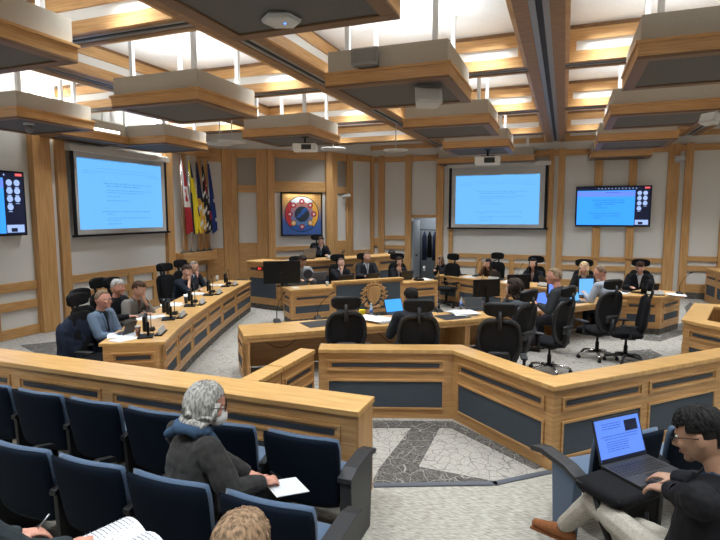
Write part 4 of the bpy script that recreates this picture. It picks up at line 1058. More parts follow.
# ------------------------------------------------------------------ office chairs
def sub(name, t, loc=(0, 0, 0)):
    o = bpy.data.objects.new(name, None); COL.objects.link(o); o.parent = t; o.location = loc; return o
def make_chair(kind):
    t = thing('office_chair', '', 'chair')
    bs = sub('base', t)
    for k in range(5):
        a = 2 * PI * k / 5 + .3; c, s_ = math.cos(a), math.sin(a)
        b = MB(); b.tube([(c * .03, s_ * .03, .115), (c * .18, s_ * .18, .105), (c * .30, s_ * .30, .075)], [.026, .020, .015], 8); b.build('base_spoke', 'chrome' if kind == 'mesh' else 'dgrey', bs)
        b = MB(); b.tube([(c * .30 - s_ * .022, s_ * .30 + c * .022, .03), (c * .30 + s_ * .022, s_ * .30 - c * .022, .03)], .029, 12); b.tube([(c * .30, s_ * .30, .05), (c * .30, s_ * .30, .075)], .012, 6); b.build('caster', 'black', bs)
    b = MB(); b.tube([(0, 0, .10), (0, 0, .27)], .030, 12); b.tube([(0, 0, .26), (0, 0, .40)], .018, 12); b.build('gas_lift', 'black', t)
    b = MB(); b.box(-.11, .11, -.12, .10, .375, .42); b.build('tilt_mechanism', 'dgrey', t, bevel=.01)
    b = MB(); b.pillow(.50, .48, .09, .12, mtx=Matrix.Translation((0, .02, .46)) @ Matrix.Rotation(R(90), 4, 'X')); b.build('seat', 'blackfab', t)
    bt = Matrix.Translation((0, -.24, .80)) @ Matrix.Rotation(R(8), 4, 'X')
    if kind == 'mesh':
        # frame: shield outline, wide at the shoulders, narrow at the waist
        out = []
        for q in range(40):
            a = 2 * PI * q / 40; x, z = math.sin(a), math.cos(a); sx = math.copysign(abs(x) ** .65, x); sz = math.copysign(abs(z) ** .75, z)
            w = .235 if z > 0 else .235 - .085 * (-sz); out.append(Vector((sx * w, .05 * abs(sx) ** 2, sz * .33 - (.03 * (1 - abs(sx)) if z > .6 else 0))))
        b = MB(); b.tube([bt @ p for p in out + out[:1]], [.027 if p.z > -.1 else .034 for p in out + out[:1]], 8); b.build('backrest_frame', 'dgrey', t)
        b = MB(); g = []
        cen = Vector((0, -.015, 0)); ring2 = [cen + (p - cen) * .5 for p in out]
        v0 = b.bm.verts.new(bt @ cen); r1 = [b.bm.verts.new(bt @ p) for p in ring2]; r2 = [b.bm.verts.new(bt @ p) for p in out]
        for i in range(40):
            j = (i + 1) % 40; b.bm.faces.new((v0, r1[i], r1[j])); b.bm.faces.new((r1[i], r2[i], r2[j], r1[j]))
        b.build('backrest_mesh', 'mesh', t)
        b = MB(); b.pillow(.25, .13, .055, .15, mtx=bt @ Matrix.Translation((0, -.045, -.11))); b.build('lumbar_pad', 'dgrey', t)
        b = MB(); b.tube([bt @ Vector(p) for p in ((0, -.06, -.10), (0, -.07, -.26), (0, -.04, -.36))] + [Vector((0, -.12, .41))], [.028, .032, .030, .026], 8); b.build('back_support', 'dgrey', t)
    else:
        b = MB(); b.pillow(.47, .60, .075, .16, bend=.03, mtx=bt @ Matrix.Translation((0, 0, -.02)), taper=-.02); b.build('backrest', 'blackfab', t)
        b = MB(); b.tube([bt @ Vector(p) for p in ((0, -.05, .1), (0, -.06, -.2), (0, -.03, -.33))] + [Vector((0, -.12, .41))], .026, 8); b.build('back_support', 'dgrey', t)
    b = MB(); b.tube([bt @ Vector((0, -.035, .22)), bt @ Vector((0, -.055, .34)), bt @ Vector((0, -.03, .43))], [.026, .022, .020], 8); b.build('headrest_stem', 'dgrey', t)
    b = MB(); b.pillow(.37, .165, .075, .22, bend=.04, mtx=bt @ Matrix.Translation((0, .005, .435)), dip=-.01); b.build('headrest', 'black' if kind == 'mesh' else 'blackfab', t)
    for sx in (-1, 1):
        a = sub('armrest', t)
        b = MB(); b.tube([(sx * .20, 0, .42), (sx * .29, 0, .44), (sx * .30, -.01, .60)], [.020, .022, .020], 8); b.build('arm_post', 'dgrey', a)
        b = MB(); b.pillow(.085, .26, .035, .10, mtx=Matrix.Translation((sx * .295, .03, .625)) @ Matrix.Rotation(R(90), 4, 'X'), nu=8, nv=8); b.build('arm_pad', 'dgrey' if kind == 'mesh' else 'black', a)
    return t
chM, chB = make_chair('mesh'), make_chair('solid'); uM, uB = [], []
def chair(kind, loc, rz, label, group=None, sc=1.05): return place(chM if kind == 'mesh' else chB, uM if kind == 'mesh' else uB, (loc[0], loc[1], loc[2] if len(loc) > 2 else 0), rz, label, group, sc)
def chair_for(p, kind, label, group=None, sc=1.05, back=.0):
    l = p[0].location; f = Vector((-math.sin(p[0].rotation_euler.z), math.cos(p[0].rotation_euler.z), 0))
    return chair(kind, (l.x - f.x * back, l.y - f.y * back, l.z), p[0].rotation_euler.z, label, group, sc)
GP = 'high-backed black chairs of the members'
BLK = (.012, .012, .015)
# ---- left desk
deskhands = {'L': (-.16, .42, .78), 'R': (.16, .42, .78)}
chinR = {'L': (-.14, .42, .78), 'R': ('head', .02, .115, -.13), 'Rp': (.3, .5, -1)}
chinL = {'R': (.14, .42, .78), 'L': ('head', -.02, .115, -.13), 'Lp': (-.3, .5, -1)}
hdR = {'R': (('head', -.25, -.35, .9), (0, -1, -.2))}
hdL = {'L': (('head', .25, -.35, .9), (0, -1, -.2))}
p = person('man in blue grey jacket and thin glasses, seated at near end of left desk', (103, 299), R(-82), S=1.02, lean=4, head=(4, 4, 0), hands={'L': (-.05, .36, .72), 'R': (.06, .38, .73)}, top=(.13, .18, .25), shirt=(.02, .04, .05), tie=(.015, .02, .025), hair='crop', haircol=(.16, .11, .07), tone='ruddy', glasses=True, trousers=(.03, .03, .04), voxel=.009)
chair_for(p, 'solid', 'black chair under the man in the blue grey jacket, near end of left desk', GP)
p = person('grey haired man in black sweater, seated behind the person in the grey blazer', (118, 287), R(-85), S=1.02, lean=6, head=(-5, 4, 0), top=BLK, topname='sweater', hair='short', haircol=(.50, .49, .47), tone='ruddy', hands=deskhands)
chair_for(p, 'solid', 'black chair behind the grey haired man in the black sweater', GP)
p = person('person in grey blazer with short brown hair, chin propped on one hand', (139, 289), R(-85), S=1.02, lean=20, head=(-5, 18, 0), hands=chinL, handdir=hdL, top=(.20, .19, .175), shirt=(.10, .045, .03), hair='short', haircol=(.085, .045, .028), tone='fair', locks=120)
chair_for(p, 'solid', 'black chair under the person in the grey blazer', GP)
p = person('man in dark short sleeved shirt leaning his face on his hand at left desk', (187, 271), R(-88), S=1.04, lean=20, head=(-14, 14, 0), hands=chinR, handdir=hdR, top=(.012, .018, .03), topname='short_sleeved_shirt', sleeve=.5, hair='short', haircol=(.05, .03, .02), tone='fair')
chair_for(p, 'solid', 'black chair behind the man in the dark short sleeved shirt', GP)
p = person('older man in dark suit with hand at chin, far end of left desk', (194, 267), R(-100), S=1.02, lean=12, head=(4, 8, 0), hands=chinR, handdir=hdR, top=(.02, .022, .03), shirt=(.35, .45, .62), hair='crop', haircol=(.30, .27, .24), tone='fair', glasses=True)
chair_for(p, 'solid', 'black chair behind the older man at the far end of left desk', GP)
def hchair(kind, px, rz, label, zt=1.235, sc=1.05, base=0., group=GP):
    q = P(px[0], px[1], zt * sc + base); f = Vector((-math.sin(rz), math.cos(rz))) * .30 * sc
    return chair(kind, (q.x + f.x, q.y + f.y, base), rz, label, group, sc)
hchair('solid', (162, 267), R(-95), 'empty black chair with headrest, standing behind the left desk by the screen')
c = hchair('solid', (75, 299), R(-80), 'black chair with a dark coat draped over it, at the left end')
cl = c.location
t = thing('coat', 'dark coat draped over the chair at the left end', 'coat', (cl.x, cl.y, 0), c.rotation_euler.z); t.scale = (1.05,) * 3
b = MB(); bt = Matrix.Translation((0, -.27, .74)) @ Matrix.Rotation(R(8), 4, 'X')
b.pillow(.56, .62, .15, .2, bend=.06, mtx=bt); b.pillow(.16, .60, .12, .2, mtx=bt @ Matrix.Translation((-.27, -.02, -.06)) @ Matrix.Rotation(R(8), 4, 'Y')); b.pillow(.16, .60, .12, .2, mtx=bt @ Matrix.Translation((.27, -.02, -.06)) @ Matrix.Rotation(R(-8), 4, 'Y'))
remesh(b, 'coat_cloth', .012, [cloth((.012, .018, .035))], t, 2, .014, nscale=7)

# ---- dais
p = person('man in dark suit on the raised dais, cheek resting on his hand', (321, 241), R(-140), S=1.0, lean=14, head=(6, 12, 0), hands=chinR, handdir=hdR, top=(.015, .016, .02), shirt=(.25, .42, .58), hair='short', haircol=(.07, .045, .03), base=.42)
chair_for(p, 'solid', 'black chair on the raised dais behind the man in the suit', GP)
# ---- clerk desk
p = person('dark haired person bent forward behind the large desktop monitor', (302, 261), R(-135), S=1.1, lean=14, head=(0, 30, 0), top=(.30, .29, .28), topname='cardigan', hair='short', haircol=(.03, .02, .015), hands=deskhands, tone='tan')
chair_for(p, 'solid', 'black chair behind the person hidden by the desktop monitor', GP, back=-.06)
p = person('man in black suit and blue tie at the clerks desk, hand at mouth', (341, 263), R(-142), S=0.98, lean=10, head=(10, 6, 0), hands=chinR, handdir=hdR, top=BLK, shirt=(.62, .62, .62), tie=(.02, .07, .42), hair='crop', haircol=(.10, .065, .045))
chair_for(p, 'solid', 'black chair behind the man with the blue tie', GP, back=-.06)
p = person('man in dark suit and pale tie, upright in the middle of the clerks desk', (367, 257), R(-142), S=1.07, lean=2, head=(6, 10, 0), hands=deskhands, top=(.016, .018, .022), shirt=(.60, .60, .60), tie=(.20, .24, .28), hair='crop', haircol=(.12, .08, .05))
chair_for(p, 'solid', 'black chair behind the man with the pale tie', GP, back=-.06)
p = person('dark haired woman in black jacket at the right of the clerks desk, hands near face', (399, 262), R(-155), S=0.98, lean=10, head=(0, 10, 0), hands={'L': ('head', -.02, .12, -.17), 'R': ('head', .03, .12, -.18), 'Lp': (-.4, .2, -1), 'Rp': (.4, .2, -1)}, handdir={'L': (('head', .2, -.3, .9), (0, -1, 0)), 'R': (('head', -.2, -.3, .9), (0, -1, 0))}, top=BLK, shirt=(.55, .55, .55), hair='long', haircol=(.03, .018, .012), tone='tan', longlen=.16, female=True)
chair_for(p, 'solid', 'black chair behind the woman at the right of the clerks desk', GP, back=-.06)
# ---- right desk
p = person('light brown haired woman in black top bent over the right desk, head on hand', (440, 260), R(150), S=0.94, lean=30, head=(10, 22, 0), hands=chinL, handdir=hdL, top=BLK, topname='top', hair='long', haircol=(.22, .13, .07), longlen=.16, female=True)
hchair('solid', (454, 257), R(155), 'black chair with headrest just right of the light brown haired woman')
p = person('long dark haired woman in brown top, hand raised to her forehead', (488, 264), R(160), S=0.96, lean=26, head=(10, 10, 0), hands={'L': (-.14, .42, .78), 'R': ('head', .075, .075, -.05), 'Rp': (.35, .5, -1)}, handdir={'R': (('head', -.15, -.1, .95), (-.6, -.6, 0))}, top=(.10, .055, .03), topname='top', hair='long', haircol=(.022, .014, .01), longlen=.30, female=True)
chair_for(p, 'solid', 'black chair behind the woman in the brown top', GP)
p = person('woman with very long black hair and dark jacket, upright at right desk', (533, 264), R(172), S=1.0, lean=5, head=(0, 4, 0), hands=deskhands, top=(.012, .013, .018), shirt=(.25, .16, .13), hair='long', haircol=(.012, .010, .010), longlen=.34, female=True)
chair_for(p, 'solid', 'black chair behind the woman with very long black hair', GP)
p = person('blonde woman in black jacket and white blouse, reading at right desk', (584, 268), R(178), S=1.02, lean=8, head=(0, 16, 0), hands=deskhands, top=BLK, shirt=(.62, .60, .58), hair='long', haircol=(.62, .47, .27), longlen=.20, female=True)
chair_for(p, 'solid', 'black chair behind the blonde woman', GP)
p = person('bearded man in black suit and open white shirt, looking down, right end of desk', (640, 268), R(172), S=1.03, lean=10, head=(0, 24, 0), hands=deskhands, top=BLK, shirt=(.60, .60, .60), hair='short', haircol=(.05, .025, .015))
chair_for(p, 'solid', 'black chair behind the bearded man at the right end', GP)
# ---- long table (seen from behind)
p = person('dark haired man in grey suit at the long table, seen from behind', (411, 298), R(30), S=1.06, lean=14, head=(4, 12, 0), hands=deskhands, top=(.035, .038, .045), hair='short', haircol=(.015, .012, .012), tone='tan', shirt=(.3, .3, .32), vneck=True, locks=160)
GM = 'grey framed mesh office chairs round the long table'
hchair('mesh', (419, 306), R(18), 'mesh office chair holding the dark haired man at the long table', sc=1.06, group=GM)
hchair('mesh', (346, 303), R(24), 'empty mesh office chair at the left of the long table, seen squarely from behind', sc=1.06, group=GM)
hchair('mesh', (500, 310), R(8), 'empty mesh office chair nearest the camera, just behind the angled parapet', sc=1.06, group=GM)
p = person('woman with wavy dark hair in grey jacket at the long table', (514, 288), R(68), S=1.1, lean=18, head=(20, 10, 0), hands=chinL, handdir=hdL, top=(.06, .065, .075), hair='long', haircol=(.035, .022, .016), longlen=.08, female=True, locks=160)
hchair('mesh', (531, 296), R(58), 'mesh office chair behind the woman with wavy dark hair', group=GM)
p = person('man with short fair hair and glasses in charcoal suit at the long table', (554, 277), R(74), S=1.12, lean=16, head=(6, 4, 0), hands={'L': (-.14, .38, .76), 'R': (.16, .30, .62)}, top=(.035, .038, .042), hair='crop', haircol=(.27, .19, .12), tone='ruddy', glasses=True, locks=140)
hchair('mesh', (571, 292), R(60), 'mesh office chair behind the man in the charcoal suit', group=GM)
p = person('man in pale grey shirt at the right of the long table, seen from behind', (600, 273), R(50), S=1.08, lean=22, head=(10, 14, 0), hands={'L': (-.20, .42, .78), 'R': (.12, .36, .76)}, top=(.32, .35, .40), topname='shirt', hair='crop', haircol=(.20, .13, .09), tone='ruddy', locks=140)
hchair('mesh', (615, 285), R(42), 'mesh office chair behind the man in the pale grey shirt', group=GM)
hchair('solid', (650, 286), R(95), 'empty solid black office chair at the right end of the long table', sc=1.04, group=None)

# ---- foreground left: grey haired man with mask
SP = person('grey haired man in charcoal wool coat, blue scarf and white mask, writing on his lap', (206, 404), R(-22), S=1.0, lean=6, head=(-34, 16, 0), voxel=.006, locks=900, hands={'Lw': P(266, 484, .66), 'Rw': P(262, 482, .70)}, handdir={'L': ((.7, .6, -.2), (.3, 0, -1)), 'R': ((.1, .9, -.1), (-.4, 0, -1))}, fingers=.9,
            top=(.032, .031, .030), topname='wool_coat', fuzz=.25, trousers=(.02, .02, .022), hair='long', longlen=.05, hk=1.2, haircol=(.42, .41, .385), tone='ruddy', glasses=True, mask=True, scarf=(.045, .085, .15), wrinkle=.012, bulk=1.28)
# ---- foreground right: man with the laptop
LM = person('man in black jacket with glasses, typing on a laptop on his knees', (702, 436), R(56), S=1.10, lean=-6, head=(10, 20, 0), voxel=.006, locks=420, hands={'Lw': P(664, 488, .78), 'Rw': P(676, 479, .80)}, handdir={'L': ((-.1, .95, -.15), (0, 0, -1)), 'R': ((-.2, .95, -.1), (0, 0, -1))},
            top=(.010, .010, .012), topname='jacket', shirt=(.03, .05, .09), vneck=True, trousers=(.36, .33, .28), hair='short', haircol=(.010, .009, .009), tone='olive', glasses=True, shoe=(.20, .075, .028), wrinkle=.010, bulk=1.2,
            legpose={'world': {'L': (P(592, 502, .53), P(562, 527, .24), P(516, 508, .24)), 'R': (P(640, 530, .48), P(610, 560, .09), P(590, 566, .07))}})
# ------------------------------------------------------------------ things on the desks
def onto(px, z): v = P(px[0], px[1], z); return (v.x, v.y, z)
def laptop(label, loc, rz, screen='black', s=1., tilt=20, group=None, back=False):
    t = thing('laptop', label, 'laptop', loc, rz, group); t.scale = (s, s, s)      # screen opens towards local -Y (the user)
    b = MB(); b.box(-.165, .165, -.23, 0, 0, .016); b.build('base', 'dgrey', t, bevel=.003)
    b = MB()
    for r_ in range(5):
        for c in range(14): b.box(-.15 + c * .0215, -.15 + c * .0215 + .018, -.035 - r_ * .021 - .017, -.035 - r_ * .021, .016, .018)
    k = b.build('keyboard', 'keys', t); k['kind'] = 'stuff'
    b = MB(); b.box(-.045, .045, -.215, -.155, .016, .0168); b.build('touchpad', 'black', t)
    m = Matrix.Translation((0, .0, .012)) @ Matrix.Rotation(R(-tilt), 4, 'X')
    b = MB(); b.box(-.165, .165, 0, .008, 0, .225); b.move(m); lid = b.build('lid', 'dgrey' if not back else 'mgrey', t, bevel=.002)
    b = MB(); b.box(-.155, .155, -.002, 0, .014, .215); b.move(m); b.build('screen', screen, lid)
    return t
def nameplate(label, loc, rz, group):
    t = thing('name_plate', label, 'name plate', loc, rz, group)
    b = MB(); b.box(-.17, .17, -.05, .05, 0, .02); b.build('plate_base', 'black', t, bevel=.004)
    b = MB(); b.hexa([(-.15, -.03, .02), (.15, -.03, .02), (.15, .0, .02), (-.15, .0, .02), (-.15, -.005, .095), (.15, -.005, .095), (.15, .005, .095), (-.15, .005, .095)]); b.build('plate', 'lgrey', t)
    return t
def mic(label, loc, rz, h=.38, group=None, lean=.10):
    t = thing('microphone', label, 'microphone', loc, rz, group)
    b = MB(); b.hexa([(-.065, -.07, 0), (.065, -.07, 0), (.065, .07, 0), (-.065, .07, 0), (-.045, -.03, .045), (.045, -.03, .045), (.045, .055, .055), (-.045, .055, .055)]); b.build('microphone_base', 'black', t, bevel=.005)
    b = MB(); b.tube([(0, .02, .05), (0, .02, h * .4), (lean * .35, .01, h * .7), (lean, -.03, h)], [.007, .006, .005, .005], 6); b.build('gooseneck', 'black', t)
    b = MB(); b.capsule((lean, -.03, h), (lean * 1.25, -.045, h + .03), .011, .011); b.build('microphone_head', 'black', t)
    return t
def monitor(label, loc, rz, w=.52, h=.32, s=1., screen='black', lift=.12, group=None):
    t = thing('monitor', label, 'monitor', loc, rz, group); t.scale = (s,) * 3     # screen faces local -Y
    b = MB(); b.box(-.13, .13, -.10, .10, 0, .018); b.build('monitor_foot', 'black', t, bevel=.005)
    b = MB(); b.box(-.035, .035, .02, .05, .018, lift + h * .5); b.build('monitor_neck', 'black', t)
    b = MB(); b.box(-w / 2, w / 2, -.02, .02, lift, lift + h); b.build('monitor_panel', 'black', t, bevel=.006)
    b = MB(); b.box(-w / 2 + .012, w / 2 - .012, -.022, -.02, lift + .014, lift + h - .012); b.build('screen', screen, t)
    return t
def papers(label, loc, rz, n=3, w=.22, l=.30, group=None, spread=.04, thick=.003):
    t = thing('paper_stack', label, 'papers', loc, rz, group); rnd = random.Random(int(loc[0] * 100))
    for k in range(n):
        b = MB(); b.box(-w / 2, w / 2, -l / 2, l / 2, 0, thick); b.move(Matrix.Translation((rnd.uniform(-spread, spread), rnd.uniform(-spread, spread), k * thick + .001)) @ Matrix.Rotation(rnd.uniform(-.4, .4), 4, 'Z'))
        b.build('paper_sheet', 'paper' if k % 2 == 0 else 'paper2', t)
    return t
def cup(label, loc, m='brown', h=.12, lid='lgrey', r=.038):
    t = thing('cup', label, 'cup', loc)
    b = MB(); b.lathe([(r * .72, 0), (r, h)], n=18); b.build('cup_body', m, t)
    b = MB(); b.lathe([(r * 1.06, h), (r * 1.06, h + .008), (r * .9, h + .016)], n=18); b.build('cup_lid', lid, t)
def bottle(label, loc, m='glass', s=1.):
    t = thing('bottle', label, 'bottle', loc); t.scale = (s,) * 3
    b = MB(); b.lathe([(.030, 0), (.033, .01), (.033, .13), (.028, .16), (.012, .19), (.012, .205)], n=18); b.build('bottle_body', m, t)
    b = MB(); b.lathe([(.0335, .06), (.0335, .11)], n=18); b.build('bottle_label', 'label' if m == 'glass' else 'black', t)
    b = MB(); b.lathe([(.0135, .205), (.0135, .222)], n=14); b.build('bottle_cap', 'lgrey', t)
def along(pts, s, d, z):
    """point s metres along a desk front line, d metres behind it, and the line direction angle"""
    for a, c in zip(pts, pts[1:]):
        a, c = Vector(a), Vector(c); L = (c - a).length
        if s <= L or c == Vector(pts[-1]):
            u = (c - a).normalized(); q = a + u * s - Vector((u.y, -u.x)) * d; return (q.x, q.y, z), math.atan2(u.y, u.x)
        s -= L
# left desk: one set of monitor, plate and microphone per member
LB = ['nearest the camera', 'second from the near end', 'in the middle', 'second from the far end', 'furthest away']
T = DZT
for k, s in enumerate((.35, 1.55, 2.75, 4.0, 5.3)):
    q, a = along(LD, s + .15, .14, T); nameplate('angled name plate on the front of the left desk, %s' % LB[k], q, a, 'name plates on the left desk')
    q, a = along(LD, s - .02, .30, T); monitor('small dark desk monitor on the left desk, %s' % LB[k], q, a + PI + R(10), .30, .20, lift=.10, group='desk monitors on the left desk')
    q, a = along(LD, s + .35, .34, T); mic('gooseneck microphone on the left desk, %s' % LB[k], q, a + PI, .30, 'microphones on the left desk', lean=-.12)
    q, a = along(LD, s + .1, .62, T); papers('loose white papers on the left desk, %s' % LB[k], q, a + .2, 4, group='papers on the left desk', spread=.09)
cup('brown patterned paper cup on the near end of the left desk', onto((138, 335), T))
laptop('grey blue tablet computer in front of the man in the blue grey jacket', onto((128, 334), T), R(-80), 'laptopblue', .8)
papers('white sheets at the near end of the left desk beside the brown cup', onto((124, 339), T), R(5), 2)
bottle('black drinking bottle in front of the person in the grey blazer', onto((164, 312), T), 'black', 1.0)
cup('dark cup beside the short sleeved man on the left desk', onto((186, 303), T), 'dgrey')
cup('white cup near the far end of the left desk', onto((217, 281), T), 'lgrey')
# dais
DTZ = DT
q, a = along(D, 2.28, .40, DTZ); laptop('silver grey monitor back seen on the dais in front of the seated man', q, a + PI, 'laptopblue', 1.25, 12, back=True)
q, a = along(D, 2.90, .22, DTZ); nameplate('black name plate on the dais, right of the silver screen', q, a, None)
q, a = along(D, 3.3, .36, DTZ); laptop('open laptop at an angle on the dais, right of the name plate', q, a + PI + .7, 'laptopblue', .9)
q, a = along(D, 1.75, .30, DTZ); papers('papers spread on the dais left of the silver screen', q, a, 4)
t = thing('desk_phone', 'black telephone handset on the right part of the dais', 'telephone', along(D, 5.3, .3, DTZ)[0])
b = MB(); b.box(-.09, .09, -.1, .1, 0, .05); b.build('phone_base', 'black', t, bevel=.01)
b = MB(); b.tube([(-.1, 0, .07), (0, 0, .09), (.1, 0, .07)], [.025, .016, .025], 8); b.build('handset', 'black', t)
# clerk desk
monitor('large black monitor seen from behind at the left of the clerks desk', onto((282, 286), T), R(-148), .84, .52, 1.0, lift=.06)
laptop('open silver laptop on the clerks desk right of the large monitor', onto((318, 281), T), R(50) + PI, 'laptopblue', 1.2, 30, back=True)
t = thing('desk_fan', 'round grey desk fan behind the large monitor on the clerks desk', 'fan', onto((308, 282), T), R(50))
b = MB(); b.lathe([(.07, 0), (.06, .02), (.012, .03), (.012, .10)], n=16); b.build('fan_stand', 'dgrey', t)
b = MB(); b.lathe([(.11, -.03), (.12, 0), (.11, .03)], n=20); b.move(Matrix.Translation((0, 0, .20)) @ Matrix.Rotation(PI / 2, 4, 'X')); b.build('fan_head', 'dgrey', t)
cup('white cup on the clerks desk beside the silver laptop', onto((327, 286), T), 'lgrey', .09)
papers('small papers on the front corner of the clerks desk', onto((296, 288), T), R(45), 3, .12, .16)
q, a = along(CD[2:4], .45, .35, T); laptop('black laptop lid in front of the man with the blue tie', q, a + PI, 'laptopblue', 1.05)
q, a = along(CD[2:4], 1.15, .35, T); laptop('black laptop lid in front of the man with the pale tie', q, a + PI, 'laptopblue', 1.05)
q, a = along(CD[3:5], .35, .42, T); laptop('black laptop in front of the woman on the right of the clerks desk', q, a + PI, 'laptopblue', 1.05)
q, a = along(CD[3:5], .75, .25, T); papers('stack of white papers on the right end of the clerks desk', q, a, 5, group=None)
q, a = along(CD[3:5], .55, .15, T); t = thing('desk_phone', 'black desk telephone on the right end of the clerks desk', 'telephone', q, a)
b = MB(); b.box(-.1, .1, -.1, .1, 0, .05); b.build('phone_base', 'black', t, bevel=.01)
b = MB(); b.tube([(-.1, 0, .07), (0, 0, .09), (.1, 0, .07)], [.025, .016, .025], 8); b.build('handset', 'black', t)
# right desk
RL = ['at the far left', 'second from the left', 'in the middle', 'second from the right', 'at the right end']
for k, (px, s) in enumerate((((440, 268), .25), ((488, 270), 1.55), ((533, 271), 3.0), ((584, 275), 4.15), ((632, 279), 5.35))):
    q, a = along(RD, s + .18, .16, T); nameplate('pale name plate on the right desk, %s' % RL[k], q, a, 'name plates on the right desk')
    q, a = along(RD, s + .12, .34, T); laptop('black laptop lid on the right desk, %s' % RL[k], q, a + PI, 'laptopblue', 1.0, group='laptops on the right desk')
    q, a = along(RD, s + .62, .28, T); papers('white papers on the right desk, %s' % RL[k], q, a, 4, group='papers on the right desk', spread=.08)
    q, a = along(RD, s + .70, .38, T); mic('gooseneck microphone on the right desk, %s' % RL[k], q, a, .44, 'microphones on the right desk', lean=.16)
cup('white cup at the left end of the right desk', onto((424, 271), T), 'lgrey')
# long table
TZ = .70
mic('gooseneck microphone alone near the left end of the long table', onto((277, 322), TZ), R(40), .46, lean=.10)
mic('gooseneck microphone with a leaning neck, second on the long table', onto((318, 319), TZ), R(40), .42, lean=.22)
mic('tall gooseneck microphone right of the man in the grey suit', onto((439, 312), TZ), R(40), .95, lean=-.02)
mic('tall gooseneck microphone beside the blue labelled bottle', onto((478, 307), TZ), R(40), .85, lean=.28)
t = thing('desk_mat', 'dark grey mat on the long table, left of the nearest empty mesh chair', 'desk mat', onto((325, 323), TZ + .001), R(50)); b = MB(); b.box(-.36, .30, -.22, .22, 0, .004); b.build('mat_sheet', 'dgrey', t)
t = thing('desk_mat', 'dark grey mat on the long table, right of the man in the grey suit', 'desk mat', onto((452, 317), TZ + .001), R(44)); b = MB(); b.box(-.26, .26, -.20, .20, 0, .004); b.build('mat_sheet', 'dgrey', t)
papers('large spread of white papers on the long table beside the blue laptop', onto((373, 320), TZ), R(50), 7, .30, .42, spread=.16, thick=.006)
papers('white paper pile on the long table by the blue labelled bottle', onto((464, 314), TZ), R(40), 6, .28, .40, spread=.10, thick=.008)
laptop('laptop with bright blue screen in front of the man in the grey suit', onto((395, 313), TZ), R(50), 'laptopcyan', 1.1, 22)
bottle('clear water bottle in front of the carved crest on the long table', onto((371, 316), TZ))
bottle('clear water bottle with blue label in the middle of the long table', onto((461, 309), TZ))
t = thing('snack_box', 'small yellow box on the long table by the empty mesh chair', 'box', onto((362, 315), TZ), R(40)); b = MB(); b.box(-.055, .055, -.03, .03, 0, .10); b.build('box_body', 'yellow', t, bevel=.015)
laptop('black laptop standing open beside the blue labelled bottle', onto((474, 309), TZ), R(20), 'black', 1.0, 35)
monitor('black monitor back on the long table, left of the woman in the grey jacket', onto((486, 304), TZ), R(35) + PI, .56, .34, 1.0, lift=.14)
monitor('black monitor back behind the head of the woman in the grey jacket', onto((518, 296), TZ), R(35) + PI, .52, .32, 1.0, lift=.14)
laptop('laptop with blue screen between the woman and the man in charcoal', onto((543, 306), TZ), R(60), 'laptopblue', 1.1, 20)
monitor('upright monitor with pale blue screen facing the man in charcoal', onto((551, 296), TZ), R(70), .42, .32, 1.0, 'laptopblue', lift=.06)
monitor('bright pale blue portrait screen in front of the man in the pale grey shirt', onto((585, 298), TZ), R(30), .34, .36, 1.0, 'cyan', lift=.05)
laptop('small laptop with blue screen left of the bright portrait screen', onto((575, 302), TZ), R(45), 'cyan', .8, 20)
papers('white papers at the right end of the long table', onto((606, 297), TZ), R(40), 3)

# ------------------------------------------------------------------ foreground right: laptop on a black bag
lo = LM[0].location; rzL = LM[0].rotation_euler.z
MLm = Matrix.Translation(lo) @ Matrix.Rotation(rzL, 4, 'Z')
def at_l(x, y, z): v = MLm @ Vector((x, y, z)); return (v.x, v.y, v.z)
bagz = .66
t = thing('laptop_bag', 'black laptop bag resting on the knees of the man with the laptop', 'bag', P(618, 487, bagz).to_tuple(), rzL - R(8))
b = MB(); b.pillow(.46, .38, .085, .10, mtx=Matrix.Rotation(R(90), 4, 'X')); b.build('bag_body', 'blackfab', t)
b = MB(); b.tube([(-.20, -.16, .02), (-.21, .16, .02), (.2, .165, .02)], .005, 6); b.build('zip', 'dgrey', t)
b = MB(); b.tube([(-.19, .02, -.03), (-.22, -.06, -.16), (-.20, -.14, -.32), (-.10, -.20, -.40), (.02, -.18, -.30), (.05, -.16, -.1)], [.022] * 6, 6); b.build('shoulder_strap', 'black', t)
g = P(624, 463, bagz + .04)
L_ = laptop('black laptop with blue document on its screen, on the lap of the man in front', (g.x, g.y, bagz + .042), rzL - R(12), 'laptopblue', 1.36, 18)
mm = Matrix.Translation((0, 0, .012)) @ Matrix.Rotation(R(-18), 4, 'X')
b = MB(); text_rows(b, [(-.11, .02, .19 - k * .012, .0045, 1) for k in range(3)] + [(-.13, .13, .128, .005, 1), (-.11, .12, .115, .004, 1)] + [(-.10, .05, .10 - k * .011, .004, 1) for k in range(5)], lambda mb, a, c, za, zb: mb.box(a, c, -.0028, -.002, za, zb), 5)
b.move(mm); b.build('document_text', 'tvtext', L_)['kind'] = 'stuff'
b = MB(); b.box(.045, .135, -.003, -.002, .140, .195); b.move(mm); b.build('video_window', 'tvdark', L_)
b = MB(); b.box(-.155, .155, -.003, -.002, .014, .026); b.move(mm); b.build('task_bar', 'tvdark', L_)
b = MB(); b.box(.07, .12, -.222, -.20, .016, .0172); b.build('sticker', 'paper', L_)
# seat of the man with the laptop
q = MLm @ Vector((0, -.20, 0)); place(seatA, uA, (q.x, q.y, 0), rzL - R(8), 'navy theatre seat under the man with the laptop, mostly out of view', GR)
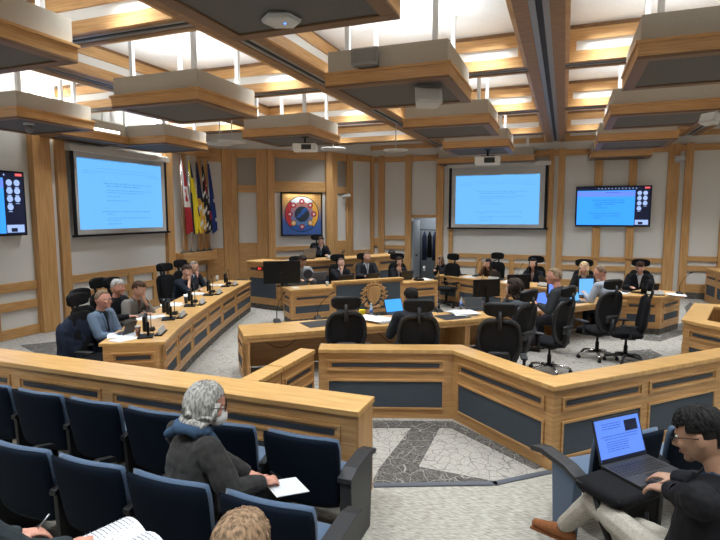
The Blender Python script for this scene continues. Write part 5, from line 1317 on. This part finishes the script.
# paper in the grey haired man's hands
lo = SP[0].location; m2 = Matrix.Translation(lo) @ Matrix.Rotation(SP[0].rotation_euler.z, 4, 'Z')
v = P(286, 487, .62); t = thing('paper_sheet', 'white folded sheet on the lap of the grey haired man', 'paper', v.to_tuple(), R(-30)); t.rotation_euler = (R(-12), R(10), R(-30))
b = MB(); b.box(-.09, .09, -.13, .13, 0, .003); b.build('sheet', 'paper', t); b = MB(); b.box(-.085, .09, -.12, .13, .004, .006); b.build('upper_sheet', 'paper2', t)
hv = MLm
pv = P(276, 473, .68); t = thing('pen', 'dark pen held by the grey haired man', 'pen', pv.to_tuple()); b = MB(); b.tube([(-.03, -.03, .02), (.03, .03, -.05)], [.005, .003], 6); b.build('pen_barrel', 'black', t)

# ------------------------------------------------------------------ nearest row: hand with papers, and brown hair
NP = person('person at the bottom left corner, dark sleeve and a hand holding a pen', (-30, 462), R(-6), S=1.04, lean=8, head=(0, 20, 0), voxel=.006, top=(.035, .045, .05), topname='shirt', hair='crop', haircol=(.1, .07, .05), tone='ruddy', fingers=.5,
            hands={'L': (-.10, .40, .68), 'R': (.20, .47, .665)}, handdir={'R': ((.55, .8, 0), (0, 0, -1))})
v = P(118, 548, .64); t = thing('open_document', 'open stack of white printed pages on a lap at the bottom left', 'papers', v.to_tuple(), R(-18))
for k in range(7):
    b = MB(); n = 10
    for i in range(n):
        def X(i_): return -.23 + .46 * i_ / n
        def Z(i_): u_ = abs(i_ / n * 2 - 1.0); return .045 * math.sin(min(1, u_) * PI) * (1.1 - .1 * k) + .0045 * k
        off = .008 * ((k * 7) % 4); 
        b.hexa([(X(i) + off, -.16, Z(i)), (X(i + 1) + off, -.16, Z(i + 1)), (X(i + 1) + off, .16 - off, Z(i + 1)), (X(i) + off, .16 - off, Z(i)), (X(i) + off, -.16, Z(i) + .0018), (X(i + 1) + off, -.16, Z(i + 1) + .0018), (X(i + 1) + off, .16 - off, Z(i + 1) + .0018), (X(i) + off, .16 - off, Z(i) + .0018)])
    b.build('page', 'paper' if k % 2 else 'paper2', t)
b = MB()
rnd = random.Random(3)
for r_ in range(12):
    for x0, x1 in ((-.20, -.03), (.04, .20)):
        x = x0
        while x < x1 - .01:
            w_ = rnd.uniform(.008, .03); xe = min(x + w_, x1); u_ = lambda q_: .045 * math.sin(min(1, abs((q_ + .23) / .46 * 2 - 1)) * PI) * .5 + .0045 * 6 + .0024
            zz = max(u_(x), u_(xe)); b.box(x, xe, .13 - r_ * .024, .134 - r_ * .024, zz, zz + .0006); x = xe + .006
b.build('printed_lines', 'ink', t)['kind'] = 'stuff'
pv = P(42, 524, .72); t = thing('pen', 'silver tipped pen held by the person at the bottom left', 'pen', pv.to_tuple()); b = MB(); b.tube([(-.02, -.03, -.03), (.02, .03, .05)], [.004, .005], 8); b.build('pen_barrel', 'steel', t)
person('person with tousled brown hair, only the top of the head at the bottom edge', (241, 552), R(0), S=1.04, lean=6, head=(0, 6, 0), voxel=.008, locks=700, top=(.05, .05, .06), hair='short', haircol=(.21, .135, .08), tone='fair')
